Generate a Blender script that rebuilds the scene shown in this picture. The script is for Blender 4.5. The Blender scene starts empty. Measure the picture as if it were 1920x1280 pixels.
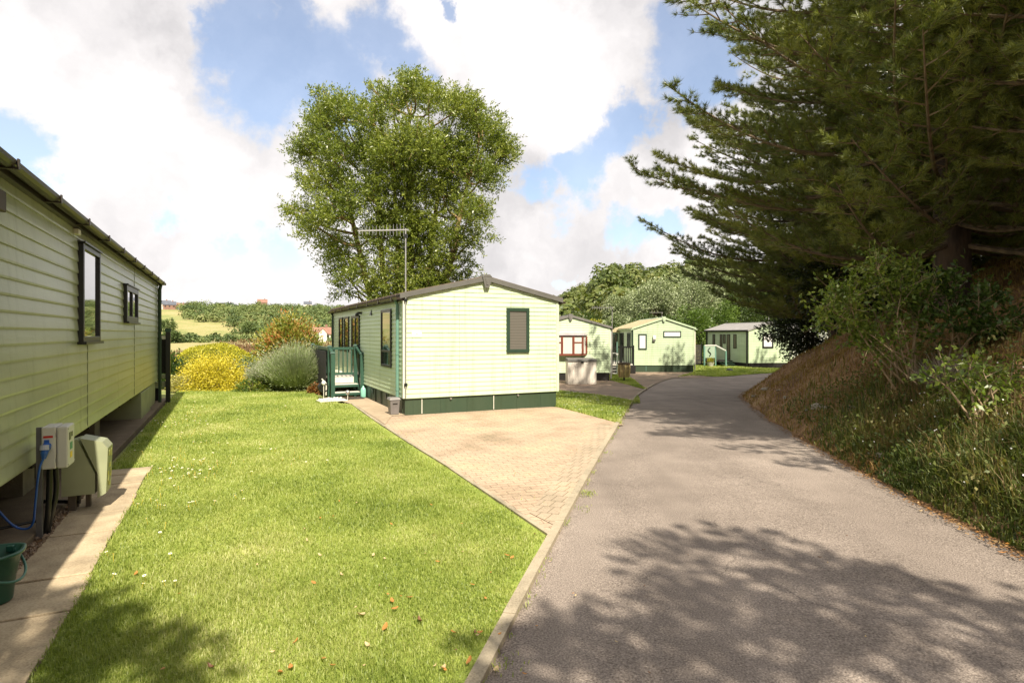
import bpy, math, random
import numpy as np
from mathutils import Vector, Matrix
random.seed(7); rng = np.random.default_rng(11)
sc = bpy.context.scene
col = sc.collection
rad = math.radians
F = 1104.0; HY = 625.0; EYE = 1.7
D1 = np.array([-0.436, 0.9]); D1 /= np.linalg.norm(D1)
D2 = np.array([D1[1], -D1[0]])
ANG = math.atan2(D2[1], D2[0])
def AP(a, p):                     # along / across coordinates of the garden -> x, y
    return (D1[0]*a + D2[0]*p, D1[1]*a + D2[1]*p)
def sst(a, b, v):
    t = np.clip((v-a)/(b-a), 0, 1); return t*t*(3-2*t)
# right edge of the road
RE = np.array([(3.7,-14),(3.8,-4),(3.85,1),(3.93,4.5),(4.12,6.15),(4.46,8.34),(5.1,11.7),(5.75,14.2),(6.5,16.6),(7.9,19.8),(10.0,22.6),(13.5,25.6),(19,28.5),(30,31)])
def edge_w(x, y):                 # signed distance to the right of the road edge
    x = np.asarray(x, float); y = np.asarray(y, float)
    xe = np.interp(y, RE[:,1], RE[:,0])
    sl = np.interp(y, RE[:,1], np.gradient(RE[:,0], RE[:,1]))
    return (x-xe)/np.sqrt(1+sl*sl)
def gz(x, y):
    x = np.asarray(x, float); y = np.asarray(y, float)
    return -0.5*sst(12.5, 26, y)*sst(-3.0, 2.5, x)
def bank_h(x, y):
    w = edge_w(x, y)
    wob = 0.10*np.sin(x*1.9+y*1.1)+0.07*np.sin(y*2.7-x*0.8)
    h = np.where(w < 0, 0, np.where(w < 2.2, 0.70*w, 1.54+0.52*(w-2.2)))
    return np.minimum(h, 7.5) + wob*np.clip(w*0.7, 0, 1)
def H(x, y):
    x = np.asarray(x, float); y = np.asarray(y, float)
    r = np.hypot(x, y); th = np.arctan2(x, y)
    z = gz(x, y)
    wl = 1-sst(-0.23, 0.04, th)
    z = z - 3.2*sst(25, 70, r)*wl
    z = z + 37*sst(430, 930, r)*wl
    bump = 1.0+0.05*np.sin(th*23)+0.04*np.sin(th*41+1)
    z = z + (1-wl)*12.5*sst(52, 150, r)*sst(-0.02, 0.2, th)*bump*(1-sst(1.4,2.0,th))
    return z
def P(px, py):                    # a spot on the ground seen in the photograph
    dx = (px-960)/F; dz = -(py-HY)/F
    y = EYE/max(-dz, 1e-4)
    for _ in range(30):
        y = (EYE-float(gz(dx*y, y)))/max(-dz, 1e-4)
    return (dx*y, y)
def ray(px, py, d):
    return np.array([(px-960)/F*d, d, EYE-(py-HY)/F*d])

# ------------------------------------------------------------------ materials
MATS = {}
def nodes(m):
    m.use_nodes = True; return m.node_tree.nodes, m.node_tree.links
def ramp(nt, cols, src=None, link=None):
    r = nt.new('ShaderNodeValToRGB')
    while len(r.color_ramp.elements) > 1: r.color_ramp.elements.remove(r.color_ramp.elements[-1])
    r.color_ramp.elements[0].position = cols[0][0]; r.color_ramp.elements[0].color = (*cols[0][1], 1)
    for p, c in cols[1:]:
        e = r.color_ramp.elements.new(p); e.color = (*c, 1)
    if src is not None: link.new(src, r.inputs['Fac'])
    return r
def mat(name, c1, c2=None, scale=4.0, rough=0.6, bump=0.0, bscale=60.0, metal=0.0, c3=None, spec=0.5, detail=6, stretch=None, coat=0):
    if name in MATS: return MATS[name]
    m = bpy.data.materials.new(name); nt, lk = nodes(m)
    b = nt['Principled BSDF']; b.inputs['Roughness'].default_value = rough; b.inputs['Metallic'].default_value = metal
    b.inputs['Specular IOR Level'].default_value = spec
    b.inputs['Coat Weight'].default_value = coat
    b.inputs['Coat Roughness'].default_value = 0.03
    if c2 is None: c2 = tuple(v*0.82 for v in c1)
    tc = nt.new('ShaderNodeTexCoord'); mp = nt.new('ShaderNodeMapping'); lk.new(tc.outputs['Object'], mp.inputs['Vector'])
    if stretch: mp.inputs['Scale'].default_value = stretch
    n = nt.new('ShaderNodeTexNoise'); n.inputs['Scale'].default_value = scale; n.inputs['Detail'].default_value = detail
    lk.new(mp.outputs[0], n.inputs['Vector'])
    cols = [(0.33, c2), (0.6, c1)]
    if c3: cols.append((0.75, c3))
    r = ramp(nt, cols, n.outputs['Fac'], lk)
    lk.new(r.outputs['Color'], b.inputs['Base Color'])
    if bump:
        n2 = nt.new('ShaderNodeTexNoise'); n2.inputs['Scale'].default_value = bscale; n2.inputs['Detail'].default_value = 4
        lk.new(mp.outputs[0], n2.inputs['Vector'])
        bp = nt.new('ShaderNodeBump'); bp.inputs['Strength'].default_value = bump; bp.inputs['Distance'].default_value = 0.02
        lk.new(n2.outputs['Fac'], bp.inputs['Height']); lk.new(bp.outputs['Normal'], b.inputs['Normal'])
    MATS[name] = m; return m
def leafmat(name, cols, trans=0.35, rough=0.45, nscale=0.6, spec=0.4, tint=(1.15,1.25,0.5), rw=0.55, nw=0.9):
    if name in MATS: return MATS[name]
    m = bpy.data.materials.new(name); nt, lk = nodes(m)
    b = nt['Principled BSDF']; b.inputs['Roughness'].default_value = rough; b.inputs['Specular IOR Level'].default_value = spec
    g = nt.new('ShaderNodeNewGeometry'); tc = nt.new('ShaderNodeTexCoord')
    n = nt.new('ShaderNodeTexNoise'); n.inputs['Scale'].default_value = nscale; n.inputs['Detail'].default_value = 3
    lk.new(tc.outputs['Object'], n.inputs['Vector'])
    mx = nt.new('ShaderNodeMath'); mx.operation = 'MULTIPLY_ADD'; mx.inputs[1].default_value = rw
    lk.new(g.outputs['Random Per Island'], mx.inputs[0])
    m2 = nt.new('ShaderNodeMath'); m2.operation = 'MULTIPLY_ADD'; m2.inputs[1].default_value = nw; m2.inputs[2].default_value = 0.5-0.5*rw-0.5*nw
    lk.new(n.outputs['Fac'], m2.inputs[0]); lk.new(m2.outputs[0], mx.inputs[2])
    r = ramp(nt, [(i/(len(cols)-1) if len(cols) > 1 else 0, c) for i, c in enumerate(cols)], mx.outputs[0], lk)
    lk.new(r.outputs['Color'], b.inputs['Base Color'])
    t = nt.new('ShaderNodeBsdfTranslucent')
    mc = nt.new('ShaderNodeMix'); mc.data_type = 'RGBA'; mc.blend_type = 'MULTIPLY'; mc.inputs[0].default_value = 1
    lk.new(r.outputs['Color'], mc.inputs[6]); mc.inputs[7].default_value = (*tint, 1)
    lk.new(mc.outputs[2], t.inputs['Color'])
    ms = nt.new('ShaderNodeMixShader'); ms.inputs[0].default_value = trans
    lk.new(b.outputs[0], ms.inputs[1]); lk.new(t.outputs[0], ms.inputs[2])
    lk.new(ms.outputs[0], nt['Material Output'].inputs['Surface'])
    MATS[name] = m; return m

# ------------------------------------------------------------------ objects
def tag(o, label=None, cat=None, group=None, kind=None):
    if label: o['label'] = label
    if cat: o['category'] = cat
    if group: o['group'] = group
    if kind: o['kind'] = kind
    return o
def empty(name, loc, rz=0, label=None, cat=None, group=None):
    o = bpy.data.objects.new(name, None); col.objects.link(o); o.empty_display_size = 0.2
    o.location = loc; o.rotation_euler = (0, 0, rz)
    return tag(o, label, cat, group)
def link(name, me, m, parent=None):
    o = bpy.data.objects.new(name, me); col.objects.link(o)
    if m is not None: me.materials.append(m)
    if parent is not None: o.parent = parent
    return o
def np_mesh(name, V, nper, m, parent=None, smooth=False):
    """V (n, nper, 3): n separate polygons of nper corners"""
    n = V.shape[0]; me = bpy.data.meshes.new(name)
    me.vertices.add(n*nper); me.vertices.foreach_set('co', V.reshape(-1).astype(np.float32))
    me.loops.add(n*nper); me.loops.foreach_set('vertex_index', np.arange(n*nper, dtype=np.int32))
    me.polygons.add(n); me.polygons.foreach_set('loop_start', np.arange(0, n*nper, nper, dtype=np.int32))
    me.polygons.foreach_set('loop_total', np.full(n, nper, dtype=np.int32))
    me.update(calc_edges=True)
    return link(name, me, m, parent)
def np_idx_mesh(name, V, Fc, m, parent=None, smooth=False):
    V = np.asarray(V, np.float32); Fc = np.asarray(Fc, np.int32); k = Fc.shape[1]; n = len(Fc)
    me = bpy.data.meshes.new(name)
    me.vertices.add(len(V)); me.vertices.foreach_set('co', V.reshape(-1))
    me.loops.add(n*k); me.loops.foreach_set('vertex_index', Fc.reshape(-1))
    me.polygons.add(n); me.polygons.foreach_set('loop_start', np.arange(0, n*k, k, dtype=np.int32))
    me.polygons.foreach_set('loop_total', np.full(n, k, dtype=np.int32))
    if smooth: me.polygons.foreach_set('use_smooth', np.ones(n, bool))
    me.update(calc_edges=True)
    return link(name, me, m, parent)
def nrm(v): return v/np.maximum(np.linalg.norm(v, axis=-1, keepdims=True), 1e-9)
def rdir(n):
    return nrm(rng.normal(size=(n, 3)))
def leaves(name, C, D, Nn, L, Wd, m, parent=None, fold=0.12):
    n = len(C); L = np.broadcast_to(L, (n,))[:, None]; Wd = np.broadcast_to(Wd, (n,))[:, None]
    D = nrm(D); S = nrm(np.cross(D, Nn)); U = np.cross(S, D)
    V = np.stack([C, C+D*L*0.45+S*Wd*0.5+U*L*fold, C+D*L, C+D*L*0.45-S*Wd*0.5+U*L*fold*0.3], 1)
    return np_mesh(name, V, 4, m, parent)
class MB:
    def __init__(s): s.v = []; s.f = []
    def poly(s, pts):
        k = len(s.v); s.v += [tuple(map(float, p)) for p in pts]; s.f.append(tuple(range(k, k+len(pts))))
    def box(s, x0, x1, y0, y1, z0, z1):
        k = len(s.v)
        s.v += [(x0,y0,z0),(x1,y0,z0),(x1,y1,z0),(x0,y1,z0),(x0,y0,z1),(x1,y0,z1),(x1,y1,z1),(x0,y1,z1)]
        s.f += [(k,k+3,k+2,k+1),(k+4,k+5,k+6,k+7),(k,k+1,k+5,k+4),(k+1,k+2,k+6,k+5),(k+2,k+3,k+7,k+6),(k+3,k,k+4,k+7)]
    def hexa(s, p):
        k = len(s.v); s.v += [tuple(map(float, q)) for q in p]
        s.f += [(k,k+3,k+2,k+1),(k+4,k+5,k+6,k+7),(k,k+1,k+5,k+4),(k+1,k+2,k+6,k+5),(k+2,k+3,k+7,k+6),(k+3,k,k+4,k+7)]
    def bar(s, a, b, w, h):        # square bar between two points
        a = Vector(a); b = Vector(b); d = (b-a).normalized()
        u = d.cross(Vector((0,0,1))); u = Vector((1,0,0)) if u.length < 1e-3 else u.normalized()
        v = u.cross(d).normalized(); u *= w/2; v *= h/2
        s.hexa([a-u-v, a+u-v, b+u-v, b-u-v, a-u+v, a+u+v, b+u+v, b-u+v])
    def tube(s, pts, rs, n=8, cap=True):
        pts = [Vector(p) for p in pts]
        if not hasattr(rs, '__len__'): rs = [rs]*len(pts)
        k0 = len(s.v); ref = Vector((0.3, 0.9, 0.2)).normalized(); pu = None
        for i, p in enumerate(pts):
            d = (pts[min(i+1, len(pts)-1)]-pts[max(i-1, 0)]).normalized()
            u = (pu - d*pu.dot(d)) if pu is not None else d.cross(ref)
            if u.length < 1e-4: u = d.cross(Vector((1,0,0)))
            u.normalize(); pu = u; w = d.cross(u)
            for j in range(n):
                t = 2*math.pi*j/n; q = p+(u*math.cos(t)+w*math.sin(t))*rs[i]; s.v.append(tuple(q))
        for i in range(len(pts)-1):
            for j in range(n):
                a = k0+i*n+j; b = k0+i*n+(j+1) % n; s.f.append((a, b, b+n, a+n))
        if cap:
            s.f.append(tuple(k0+j for j in reversed(range(n)))); e = k0+(len(pts)-1)*n; s.f.append(tuple(e+j for j in range(n)))
    def lathe(s, prof, n=24, o=(0,0,0)):
        k0 = len(s.v)
        for r, z in prof:
            for j in range(n):
                t = 2*math.pi*j/n; s.v.append((o[0]+r*math.cos(t), o[1]+r*math.sin(t), o[2]+z))
        for i in range(len(prof)-1):
            for j in range(n):
                a = k0+i*n+j; b = k0+i*n+(j+1) % n; s.f.append((a, b, b+n, a+n))
    def build(s, name, m, parent=None, bevel=0, smooth=False):
        me = bpy.data.meshes.new(name); me.from_pydata(s.v, [], s.f); me.update()
        if smooth: me.polygons.foreach_set('use_smooth', np.ones(len(me.polygons), bool))
        o = link(name, me, m, parent)
        if bevel:
            bm = o.modifiers.new('bevel', 'BEVEL'); bm.width = bevel; bm.segments = 2; bm.limit_method = 'ANGLE'
        return o
def build_split(mb, name, m, parent=None, bevel=0):
    par = list(range(len(mb.v)))
    def fd(a):
        while par[a] != a: par[a] = par[par[a]]; a = par[a]
        return a
    for f in mb.f:
        for q in f[1:]: par[fd(q)] = fd(f[0])
    gr = {}
    for f in mb.f: gr.setdefault(fd(f[0]), []).append(f)
    for fs in gr.values():
        ids = sorted({q for f in fs for q in f}); mp = {q: i for i, q in enumerate(ids)}; b = MB(); b.v = [mb.v[q] for q in ids]; b.f = [tuple(mp[q] for q in f) for f in fs]
        b.build(name, m, parent, bevel)
def inpoly(x, y, poly):
    poly = np.asarray(poly); n = len(poly); c = np.zeros(len(x), bool); j = n-1
    for i in range(n):
        xi, yi = poly[i]; xj, yj = poly[j]
        m = ((yi > y) != (yj > y)) & (x < (xj-xi)*(y-yi)/((yj-yi)+1e-12)+xi)
        c ^= m; j = i
    return c
def sheet(name, poly, dz, m, step=0.5, hf=None):
    import bmesh
    hf = hf or gz
    from mathutils.geometry import tessellate_polygon
    bm = bmesh.new(); vs = [bm.verts.new((x, y, 0)) for x, y in poly]
    for t in tessellate_polygon([[Vector((x, y, 0)) for x, y in poly]]):
        if len(set(t)) == 3:
            a, b, c = (poly[i] for i in t)
            if abs((b[0]-a[0])*(c[1]-a[1])-(b[1]-a[1])*(c[0]-a[0])) < 1e-7: continue
            if (b[0]-a[0])*(c[1]-a[1])-(b[1]-a[1])*(c[0]-a[0]) < 0: t = t[::-1]
            bm.faces.new([vs[i] for i in t])
    P_ = np.array(poly)
    for ax in (0, 1):
        a, b = P_[:, ax].min(), P_[:, ax].max(); k = math.floor(a/step)*step+step
        while k < b:
            co = [0, 0, 0]; no = [0, 0, 0]; co[ax] = k; no[ax] = 1
            bmesh.ops.bisect_plane(bm, geom=bm.verts[:]+bm.edges[:]+bm.faces[:], plane_co=co, plane_no=no); k += step
    for v in bm.verts: v.co.z = float(hf(v.co.x, v.co.y))+dz
    me = bpy.data.meshes.new(name); bm.to_mesh(me); bm.free()
    for p in me.polygons:
        pass
    o = link(name, me, m); 
    if len(me.polygons) and me.polygons[0].normal.z < 0: me.flip_normals()
    return o
def resample(pts, step):
    pts = np.array(pts, float); d = np.r_[0, np.cumsum(np.linalg.norm(np.diff(pts, axis=0), axis=1))]
    n = max(2, int(d[-1]/step)+1); t = np.linspace(0, d[-1], n)
    return np.stack([np.interp(t, d, pts[:, k]) for k in range(pts.shape[1])], 1)
def smooth_line(pts, it=2):
    p = np.array(pts, float)
    for _ in range(it):
        q = [p[0]]
        for a, b in zip(p[:-1], p[1:]): q += [a*.75+b*.25, a*.25+b*.75]
        q.append(p[-1]); p = np.array(q)
    return p
# ------------------------------------------------------------------ camera, sun, sky
cam = bpy.data.cameras.new('camera'); co = bpy.data.objects.new('camera', cam); col.objects.link(co); sc.camera = co
co.location = (0, 0, EYE); co.rotation_euler = (rad(90), 0, 0)
cam.sensor_width = 36; cam.lens = 36*F/1920; cam.shift_y = -(640-HY)/1920; cam.clip_end = 6000; cam.clip_start = 0.05
SUN_EL = rad(47); a5 = rad(5.5)
sh = -D1*math.cos(a5)-D2*math.sin(a5)
sv = Vector((sh[0]*math.cos(SUN_EL), sh[1]*math.cos(SUN_EL), math.sin(SUN_EL)))
sl = bpy.data.lights.new('sun', 'SUN'); sl.energy = 5.0; sl.angle = rad(0.53); sl.color = (1.0, 0.905, 0.745)
so = bpy.data.objects.new('sun', sl); col.objects.link(so); so.rotation_euler = sv.to_track_quat('Z', 'Y').to_euler()
w = bpy.data.worlds.new('World'); sc.world = w; w.use_nodes = True; nt, lk = w.node_tree.nodes, w.node_tree.links
bg = nt['Background']; bg.inputs['Strength'].default_value = 0.12
sky = nt.new('ShaderNodeTexSky'); sky.sky_type = 'NISHITA'; sky.sun_disc = False; sky.sun_elevation = SUN_EL
sky.sun_rotation = math.atan2(sh[0], sh[1]); sky.air_density = 1.0; sky.dust_density = 1.3; sky.ozone_density = 1.6
tc = nt.new('ShaderNodeTexCoord')
def VM(op, a, b=None, out='Vector'):
    n = nt.new('ShaderNodeVectorMath'); n.operation = op
    for i, v in enumerate((a, b)):
        if v is None: continue
        if hasattr(v, 'links') or hasattr(v, 'is_output'): lk.new(v, n.inputs[i])
        else: n.inputs[i].default_value = v
    return n.outputs[out]
def MM(op, a, b=None, c=None, clamp=False):
    n = nt.new('ShaderNodeMath'); n.operation = op; n.use_clamp = clamp
    for i, v in enumerate((a, b, c)):
        if v is None: continue
        if hasattr(v, 'is_output'): lk.new(v, n.inputs[i])
        else: n.inputs[i].default_value = v
    return n.outputs[0]
def noise(vec, s, d, rough=0.55):
    n = nt.new('ShaderNodeTexNoise'); n.inputs['Scale'].default_value = s; n.inputs['Detail'].default_value = d; n.inputs['Roughness'].default_value = rough
    lk.new(vec, n.inputs['Vector']); return n
dirv = VM('NORMALIZE', tc.outputs['Generated'])
wn = noise(dirv, 3.6, 10, 0.62)
off = VM('SUBTRACT', wn.outputs['Color'], (0.5, 0.5, 0.5))
sc3 = nt.new('ShaderNodeVectorMath'); sc3.operation = 'SCALE'; lk.new(off, sc3.inputs[0]); sc3.inputs['Scale'].default_value = 0.30
dw = VM('ADD', dirv, sc3.outputs[0])
HOLES = [(420,70,80),(480,150,95),(610,150,100),(735,170,70),(545,70,70),(60,225,75),(100,300,45),(350,60,45),(1290,90,75),(1320,150,60),(1150,270,45),(1100,320,60),(1090,370,55),(1180,215,45),(1190,440,50),(1060,300,35),(860,60,22),(540,495,62),(340,455,45),(440,520,50),(600,170,90),(1000,330,45),(700,110,70),(1240,420,30),(1060,520,26)]
acc = None
for (px, py, rr) in HOLES:
    v = Vector(((px-960)/F, 1, (HY-py)/F)); sec = v.length; v.normalize()
    dd = VM('DISTANCE', dw, tuple(v), out='Value')
    R = rr/F/sec*1.8
    h = MM('SUBTRACT', 1.0, MM('DIVIDE', dd, R)); h = MM('MAXIMUM', h, 0.0)
    h = MM('MULTIPLY', h, 1.25)
    acc = h if acc is None else MM('MAXIMUM', acc, h)
n1 = noise(dirv, 3.1, 10, 0.62)
far = MM('MULTIPLY', MM('SUBTRACT', n1.outputs['Fac'], 0.5), 2.3)
cl = MM('ADD', MM('SUBTRACT', 0.85, acc), far)
cr = nt.new('ShaderNodeMapRange'); cr.interpolation_type = 'SMOOTHSTEP'; lk.new(cl, cr.inputs[0]); cr.inputs[1].default_value = 0.12; cr.inputs[2].default_value = 0.54; cr.inputs[3].default_value = 0.27
n2 = noise(dw, 3.3, 7, 0.5)
ccol = nt.new('ShaderNodeValToRGB'); lk.new(n2.outputs['Fac'], ccol.inputs['Fac'])
ccol.color_ramp.elements[0].position = 0.36; ccol.color_ramp.elements[0].color = (3.0, 2.9, 2.95, 1)
ccol.color_ramp.elements[1].position = 0.57; ccol.color_ramp.elements[1].color = (4.95, 4.75, 4.7, 1)
mx = nt.new('ShaderNodeMix'); mx.data_type = 'RGBA'; lk.new(cr.outputs[0], mx.inputs[0]); lk.new(sky.outputs[0], mx.inputs[6]); lk.new(ccol.outputs[0], mx.inputs[7])
lk.new(mx.outputs[2], bg.inputs['Color'])
sc.view_settings.view_transform = 'Standard'; sc.view_settings.look = 'None'; sc.view_settings.exposure = 0.9; sc.view_settings.gamma = 1
sc.cycles.max_bounces = 6; sc.cycles.diffuse_bounces = 3; sc.cycles.glossy_bounces = 2; sc.cycles.transmission_bounces = 3; sc.cycles.transparent_max_bounces = 6
try: sc.cycles.use_denoising = True
except Exception: pass

# ------------------------------------------------------------------ surfaces
def ground_mat(name, cols, s1, s2, s3, bump=0.3, rough=0.9, bd=0.02, w3=0.5):
    m = bpy.data.materials.new(name); nt, lk = nodes(m); b = nt['Principled BSDF']; b.inputs['Roughness'].default_value = rough
    b.inputs['Specular IOR Level'].default_value = 0.25
    tc = nt.new('ShaderNodeTexCoord')
    def nz(s, d):
        n = nt.new('ShaderNodeTexNoise'); n.inputs['Scale'].default_value = s; n.inputs['Detail'].default_value = d; lk.new(tc.outputs['Object'], n.inputs['Vector']); return n
    a, b2, c = nz(s1, 3), nz(s2, 6), nz(s3, 2)
    r = ramp(nt, cols, None, lk)
    m1 = nt.new('ShaderNodeMath'); m1.operation = 'MULTIPLY_ADD'; lk.new(a.outputs['Fac'], m1.inputs[0]); m1.inputs[1].default_value = 0.55
    m2 = nt.new('ShaderNodeMath'); m2.operation = 'MULTIPLY'; lk.new(b2.outputs['Fac'], m2.inputs[0]); m2.inputs[1].default_value = 0.45
    lk.new(m2.outputs[0], m1.inputs[2])
    m3 = nt.new('ShaderNodeMath'); m3.operation = 'MULTIPLY_ADD'; lk.new(c.outputs['Fac'], m3.inputs[0]); m3.inputs[1].default_value = w3
    m4 = nt.new('ShaderNodeMath'); m4.operation = 'SUBTRACT'; lk.new(m1.outputs[0], m4.inputs[0]); m4.inputs[1].default_value = w3/2; lk.new(m4.outputs[0], m3.inputs[2])
    lk.new(m3.outputs[0], r.inputs['Fac']); lk.new(r.outputs['Color'], b.inputs['Base Color'])
    bp = nt.new('ShaderNodeBump'); bp.inputs['Strength'].default_value = bump; bp.inputs['Distance'].default_value = bd
    lk.new(c.outputs['Fac'], bp.inputs['Height']); lk.new(bp.outputs['Normal'], b.inputs['Normal'])
    MATS[name] = m; return m
M_field = ground_mat('field', [(0.3,(0.13,0.17,0.05)),(0.45,(0.22,0.24,0.08)),(0.58,(0.36,0.30,0.14)),(0.75,(0.28,0.24,0.12))], 0.012, 0.05, 0.8)
M_lawn = ground_mat('lawn', [(0.3,(0.14,0.19,0.03)),(0.5,(0.24,0.30,0.055)),(0.7,(0.36,0.38,0.11))], 0.5, 4, 60, 0.6)
M_asph = ground_mat('asphalt', [(0.12,(0.10,0.080,0.066)),(0.36,(0.195,0.162,0.138)),(0.5,(0.25,0.208,0.178)),(0.66,(0.29,0.244,0.21)),(0.9,(0.46,0.39,0.33))], 0.30, 1.6, 95, 0.9, 0.88, 0.012, 1.5)
M_soil = ground_mat('bank_litter', [(0.3,(0.085,0.047,0.022)),(0.48,(0.22,0.125,0.06)),(0.62,(0.34,0.215,0.11)),(0.75,(0.20,0.17,0.06))], 0.9, 7, 45, 0.9)
M_path = ground_mat('paving_slab', [(0.3,(0.27,0.21,0.14)),(0.5,(0.43,0.345,0.23)),(0.72,(0.52,0.43,0.30))], 0.9, 5, 80, 0.35, 0.9, 0.006)
M_conc = ground_mat('concrete', [(0.3,(0.26,0.20,0.135)),(0.5,(0.37,0.29,0.20)),(0.72,(0.44,0.36,0.25))], 0.8, 6, 90, 0.4, 0.9, 0.006)
M_kerb = ground_mat('kerb', [(0.3,(0.20,0.17,0.12)),(0.5,(0.34,0.29,0.21)),(0.72,(0.42,0.36,0.26))], 1.5, 9, 90, 0.4, 0.9, 0.006)

def wear(m, st, sc_, lo, hi):
    nt, lk = m.node_tree.nodes, m.node_tree.links; b = nt['Principled BSDF']; src = b.inputs['Base Color'].links[0].from_socket
    tc = nt.new('ShaderNodeTexCoord'); mp = nt.new('ShaderNodeMapping'); mp.inputs['Scale'].default_value = st; lk.new(tc.outputs['Object'], mp.inputs['Vector'])
    n = nt.new('ShaderNodeTexNoise'); n.inputs['Scale'].default_value = sc_; n.inputs['Detail'].default_value = 5; lk.new(mp.outputs[0], n.inputs['Vector'])
    r = ramp(nt, [(0.35, (lo,)*3), (0.5, (1,1,1)), (0.68, (hi,)*3)], n.outputs['Fac'], lk)
    mx = nt.new('ShaderNodeMix'); mx.data_type = 'RGBA'; mx.blend_type = 'MULTIPLY'; mx.inputs[0].default_value = 1; lk.new(src, mx.inputs[6]); lk.new(r.outputs[0], mx.inputs[7]); lk.new(mx.outputs[2], b.inputs['Base Color'])
wear(M_asph, (2.6, .22, 1), 1.0, .92, 1.07); wear(M_asph, (1, 1, 1), .55, .92, 1.04)
wear(M_path, (1, 1, 1), 2.2, .75, 1.08)
def crack(m, sc_, wd, dark):
    nt, lk = m.node_tree.nodes, m.node_tree.links; b = nt['Principled BSDF']; src = b.inputs['Base Color'].links[0].from_socket
    tc = nt.new('ShaderNodeTexCoord'); n = nt.new('ShaderNodeTexNoise'); n.inputs['Scale'].default_value = 3; n.inputs['Detail'].default_value = 5; lk.new(tc.outputs['Object'], n.inputs['Vector'])
    va = nt.new('ShaderNodeVectorMath'); va.operation = 'MULTIPLY_ADD'; lk.new(n.outputs['Color'], va.inputs[0]); va.inputs[1].default_value = (.5, .5, .5); lk.new(tc.outputs['Object'], va.inputs[2])
    v = nt.new('ShaderNodeTexVoronoi'); v.feature = 'DISTANCE_TO_EDGE'; v.inputs['Scale'].default_value = sc_; lk.new(va.outputs[0], v.inputs['Vector'])
    n2 = nt.new('ShaderNodeTexNoise'); n2.inputs['Scale'].default_value = .8; lk.new(tc.outputs['Object'], n2.inputs['Vector'])
    th = nt.new('ShaderNodeMath'); th.operation = 'GREATER_THAN'; lk.new(v.outputs['Distance'], th.inputs[0]); th.inputs[1].default_value = wd
    g2 = nt.new('ShaderNodeMath'); g2.operation = 'LESS_THAN'; lk.new(n2.outputs['Fac'], g2.inputs[0]); g2.inputs[1].default_value = .56
    mxx = nt.new('ShaderNodeMath'); mxx.operation = 'MAXIMUM'; lk.new(th.outputs[0], mxx.inputs[0]); lk.new(g2.outputs[0], mxx.inputs[1])
    r = ramp(nt, [(0, (dark,)*3), (1, (1,1,1))], mxx.outputs[0], lk)
    mx = nt.new('ShaderNodeMix'); mx.data_type = 'RGBA'; mx.blend_type = 'MULTIPLY'; mx.inputs[0].default_value = 1; lk.new(src, mx.inputs[6]); lk.new(r.outputs[0], mx.inputs[7]); lk.new(mx.outputs[2], b.inputs['Base Color'])
crack(M_asph, .4, .0028, .72)

def brick_mat(name, rot, ca, cb, cm, sx=0.2, sy=0.1):
    m = bpy.data.materials.new(name); nt, lk = nodes(m); b = nt['Principled BSDF']; b.inputs['Roughness'].default_value = 0.9; b.inputs['Specular IOR Level'].default_value = 0.25
    tc = nt.new('ShaderNodeTexCoord'); mp = nt.new('ShaderNodeMapping'); mp.inputs['Rotation'].default_value = (0, 0, rot); lk.new(tc.outputs['Object'], mp.inputs['Vector'])
    wn = nt.new('ShaderNodeTexNoise'); wn.inputs['Scale'].default_value = 1.3; lk.new(mp.outputs[0], wn.inputs['Vector'])
    va = nt.new('ShaderNodeVectorMath'); va.operation = 'MULTIPLY_ADD'; lk.new(wn.outputs['Color'], va.inputs[0]); va.inputs[1].default_value = (0.05, 0.05, 0); lk.new(mp.outputs[0], va.inputs[2])
    br = nt.new('ShaderNodeTexBrick'); br.inputs['Scale'].default_value = 1; br.inputs['Brick Width'].default_value = sx; br.inputs['Row Height'].default_value = sy
    br.inputs['Mortar Size'].default_value = 0.0045; br.inputs['Mortar Smooth'].default_value = 0.3; br.inputs['Bias'].default_value = 0.0
    br.inputs['Color1'].default_value = (*ca, 1); br.inputs['Color2'].default_value = (*cb, 1); br.inputs['Mortar'].default_value = (*cm, 1)
    lk.new(va.outputs[0], br.inputs['Vector'])
    n = nt.new('ShaderNodeTexNoise'); n.inputs['Scale'].default_value = 0.9; n.inputs['Detail'].default_value = 8; n.inputs['Roughness'].default_value = 0.65; lk.new(tc.outputs['Object'], n.inputs['Vector'])
    r = ramp(nt, [(0.3, (0.62,0.66,0.6)), (0.5, (1,1,1)), (0.7, (1.22,1.18,1.08))], n.outputs['Fac'], lk)
    mx = nt.new('ShaderNodeMix'); mx.data_type = 'RGBA'; mx.blend_type = 'MULTIPLY'; mx.inputs[0].default_value = 1; lk.new(br.outputs['Color'], mx.inputs[6]); lk.new(r.outputs[0], mx.inputs[7])
    n3 = nt.new('ShaderNodeTexNoise'); n3.inputs['Scale'].default_value = 55; n3.inputs['Detail'].default_value = 3; lk.new(tc.outputs['Object'], n3.inputs['Vector'])
    r3 = ramp(nt, [(0.3, (0.78,0.78,0.78)), (0.7, (1.15,1.15,1.15))], n3.outputs['Fac'], lk)
    mx2 = nt.new('ShaderNodeMix'); mx2.data_type = 'RGBA'; mx2.blend_type = 'MULTIPLY'; mx2.inputs[0].default_value = 1; lk.new(mx.outputs[2], mx2.inputs[6]); lk.new(r3.outputs[0], mx2.inputs[7])
    lk.new(mx2.outputs[2], b.inputs['Base Color'])
    bp = nt.new('ShaderNodeBump'); bp.inputs['Strength'].default_value = 0.6; bp.inputs['Distance'].default_value = 0.006; lk.new(br.outputs['Fac'], bp.inputs['Height']); bp.invert = True
    lk.new(bp.outputs[0], b.inputs['Normal']); return m
M_brick = brick_mat('brick_paving', -ANG+rad(7), (0.47,0.345,0.245), (0.41,0.305,0.22), (0.21,0.165,0.115))
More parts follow.
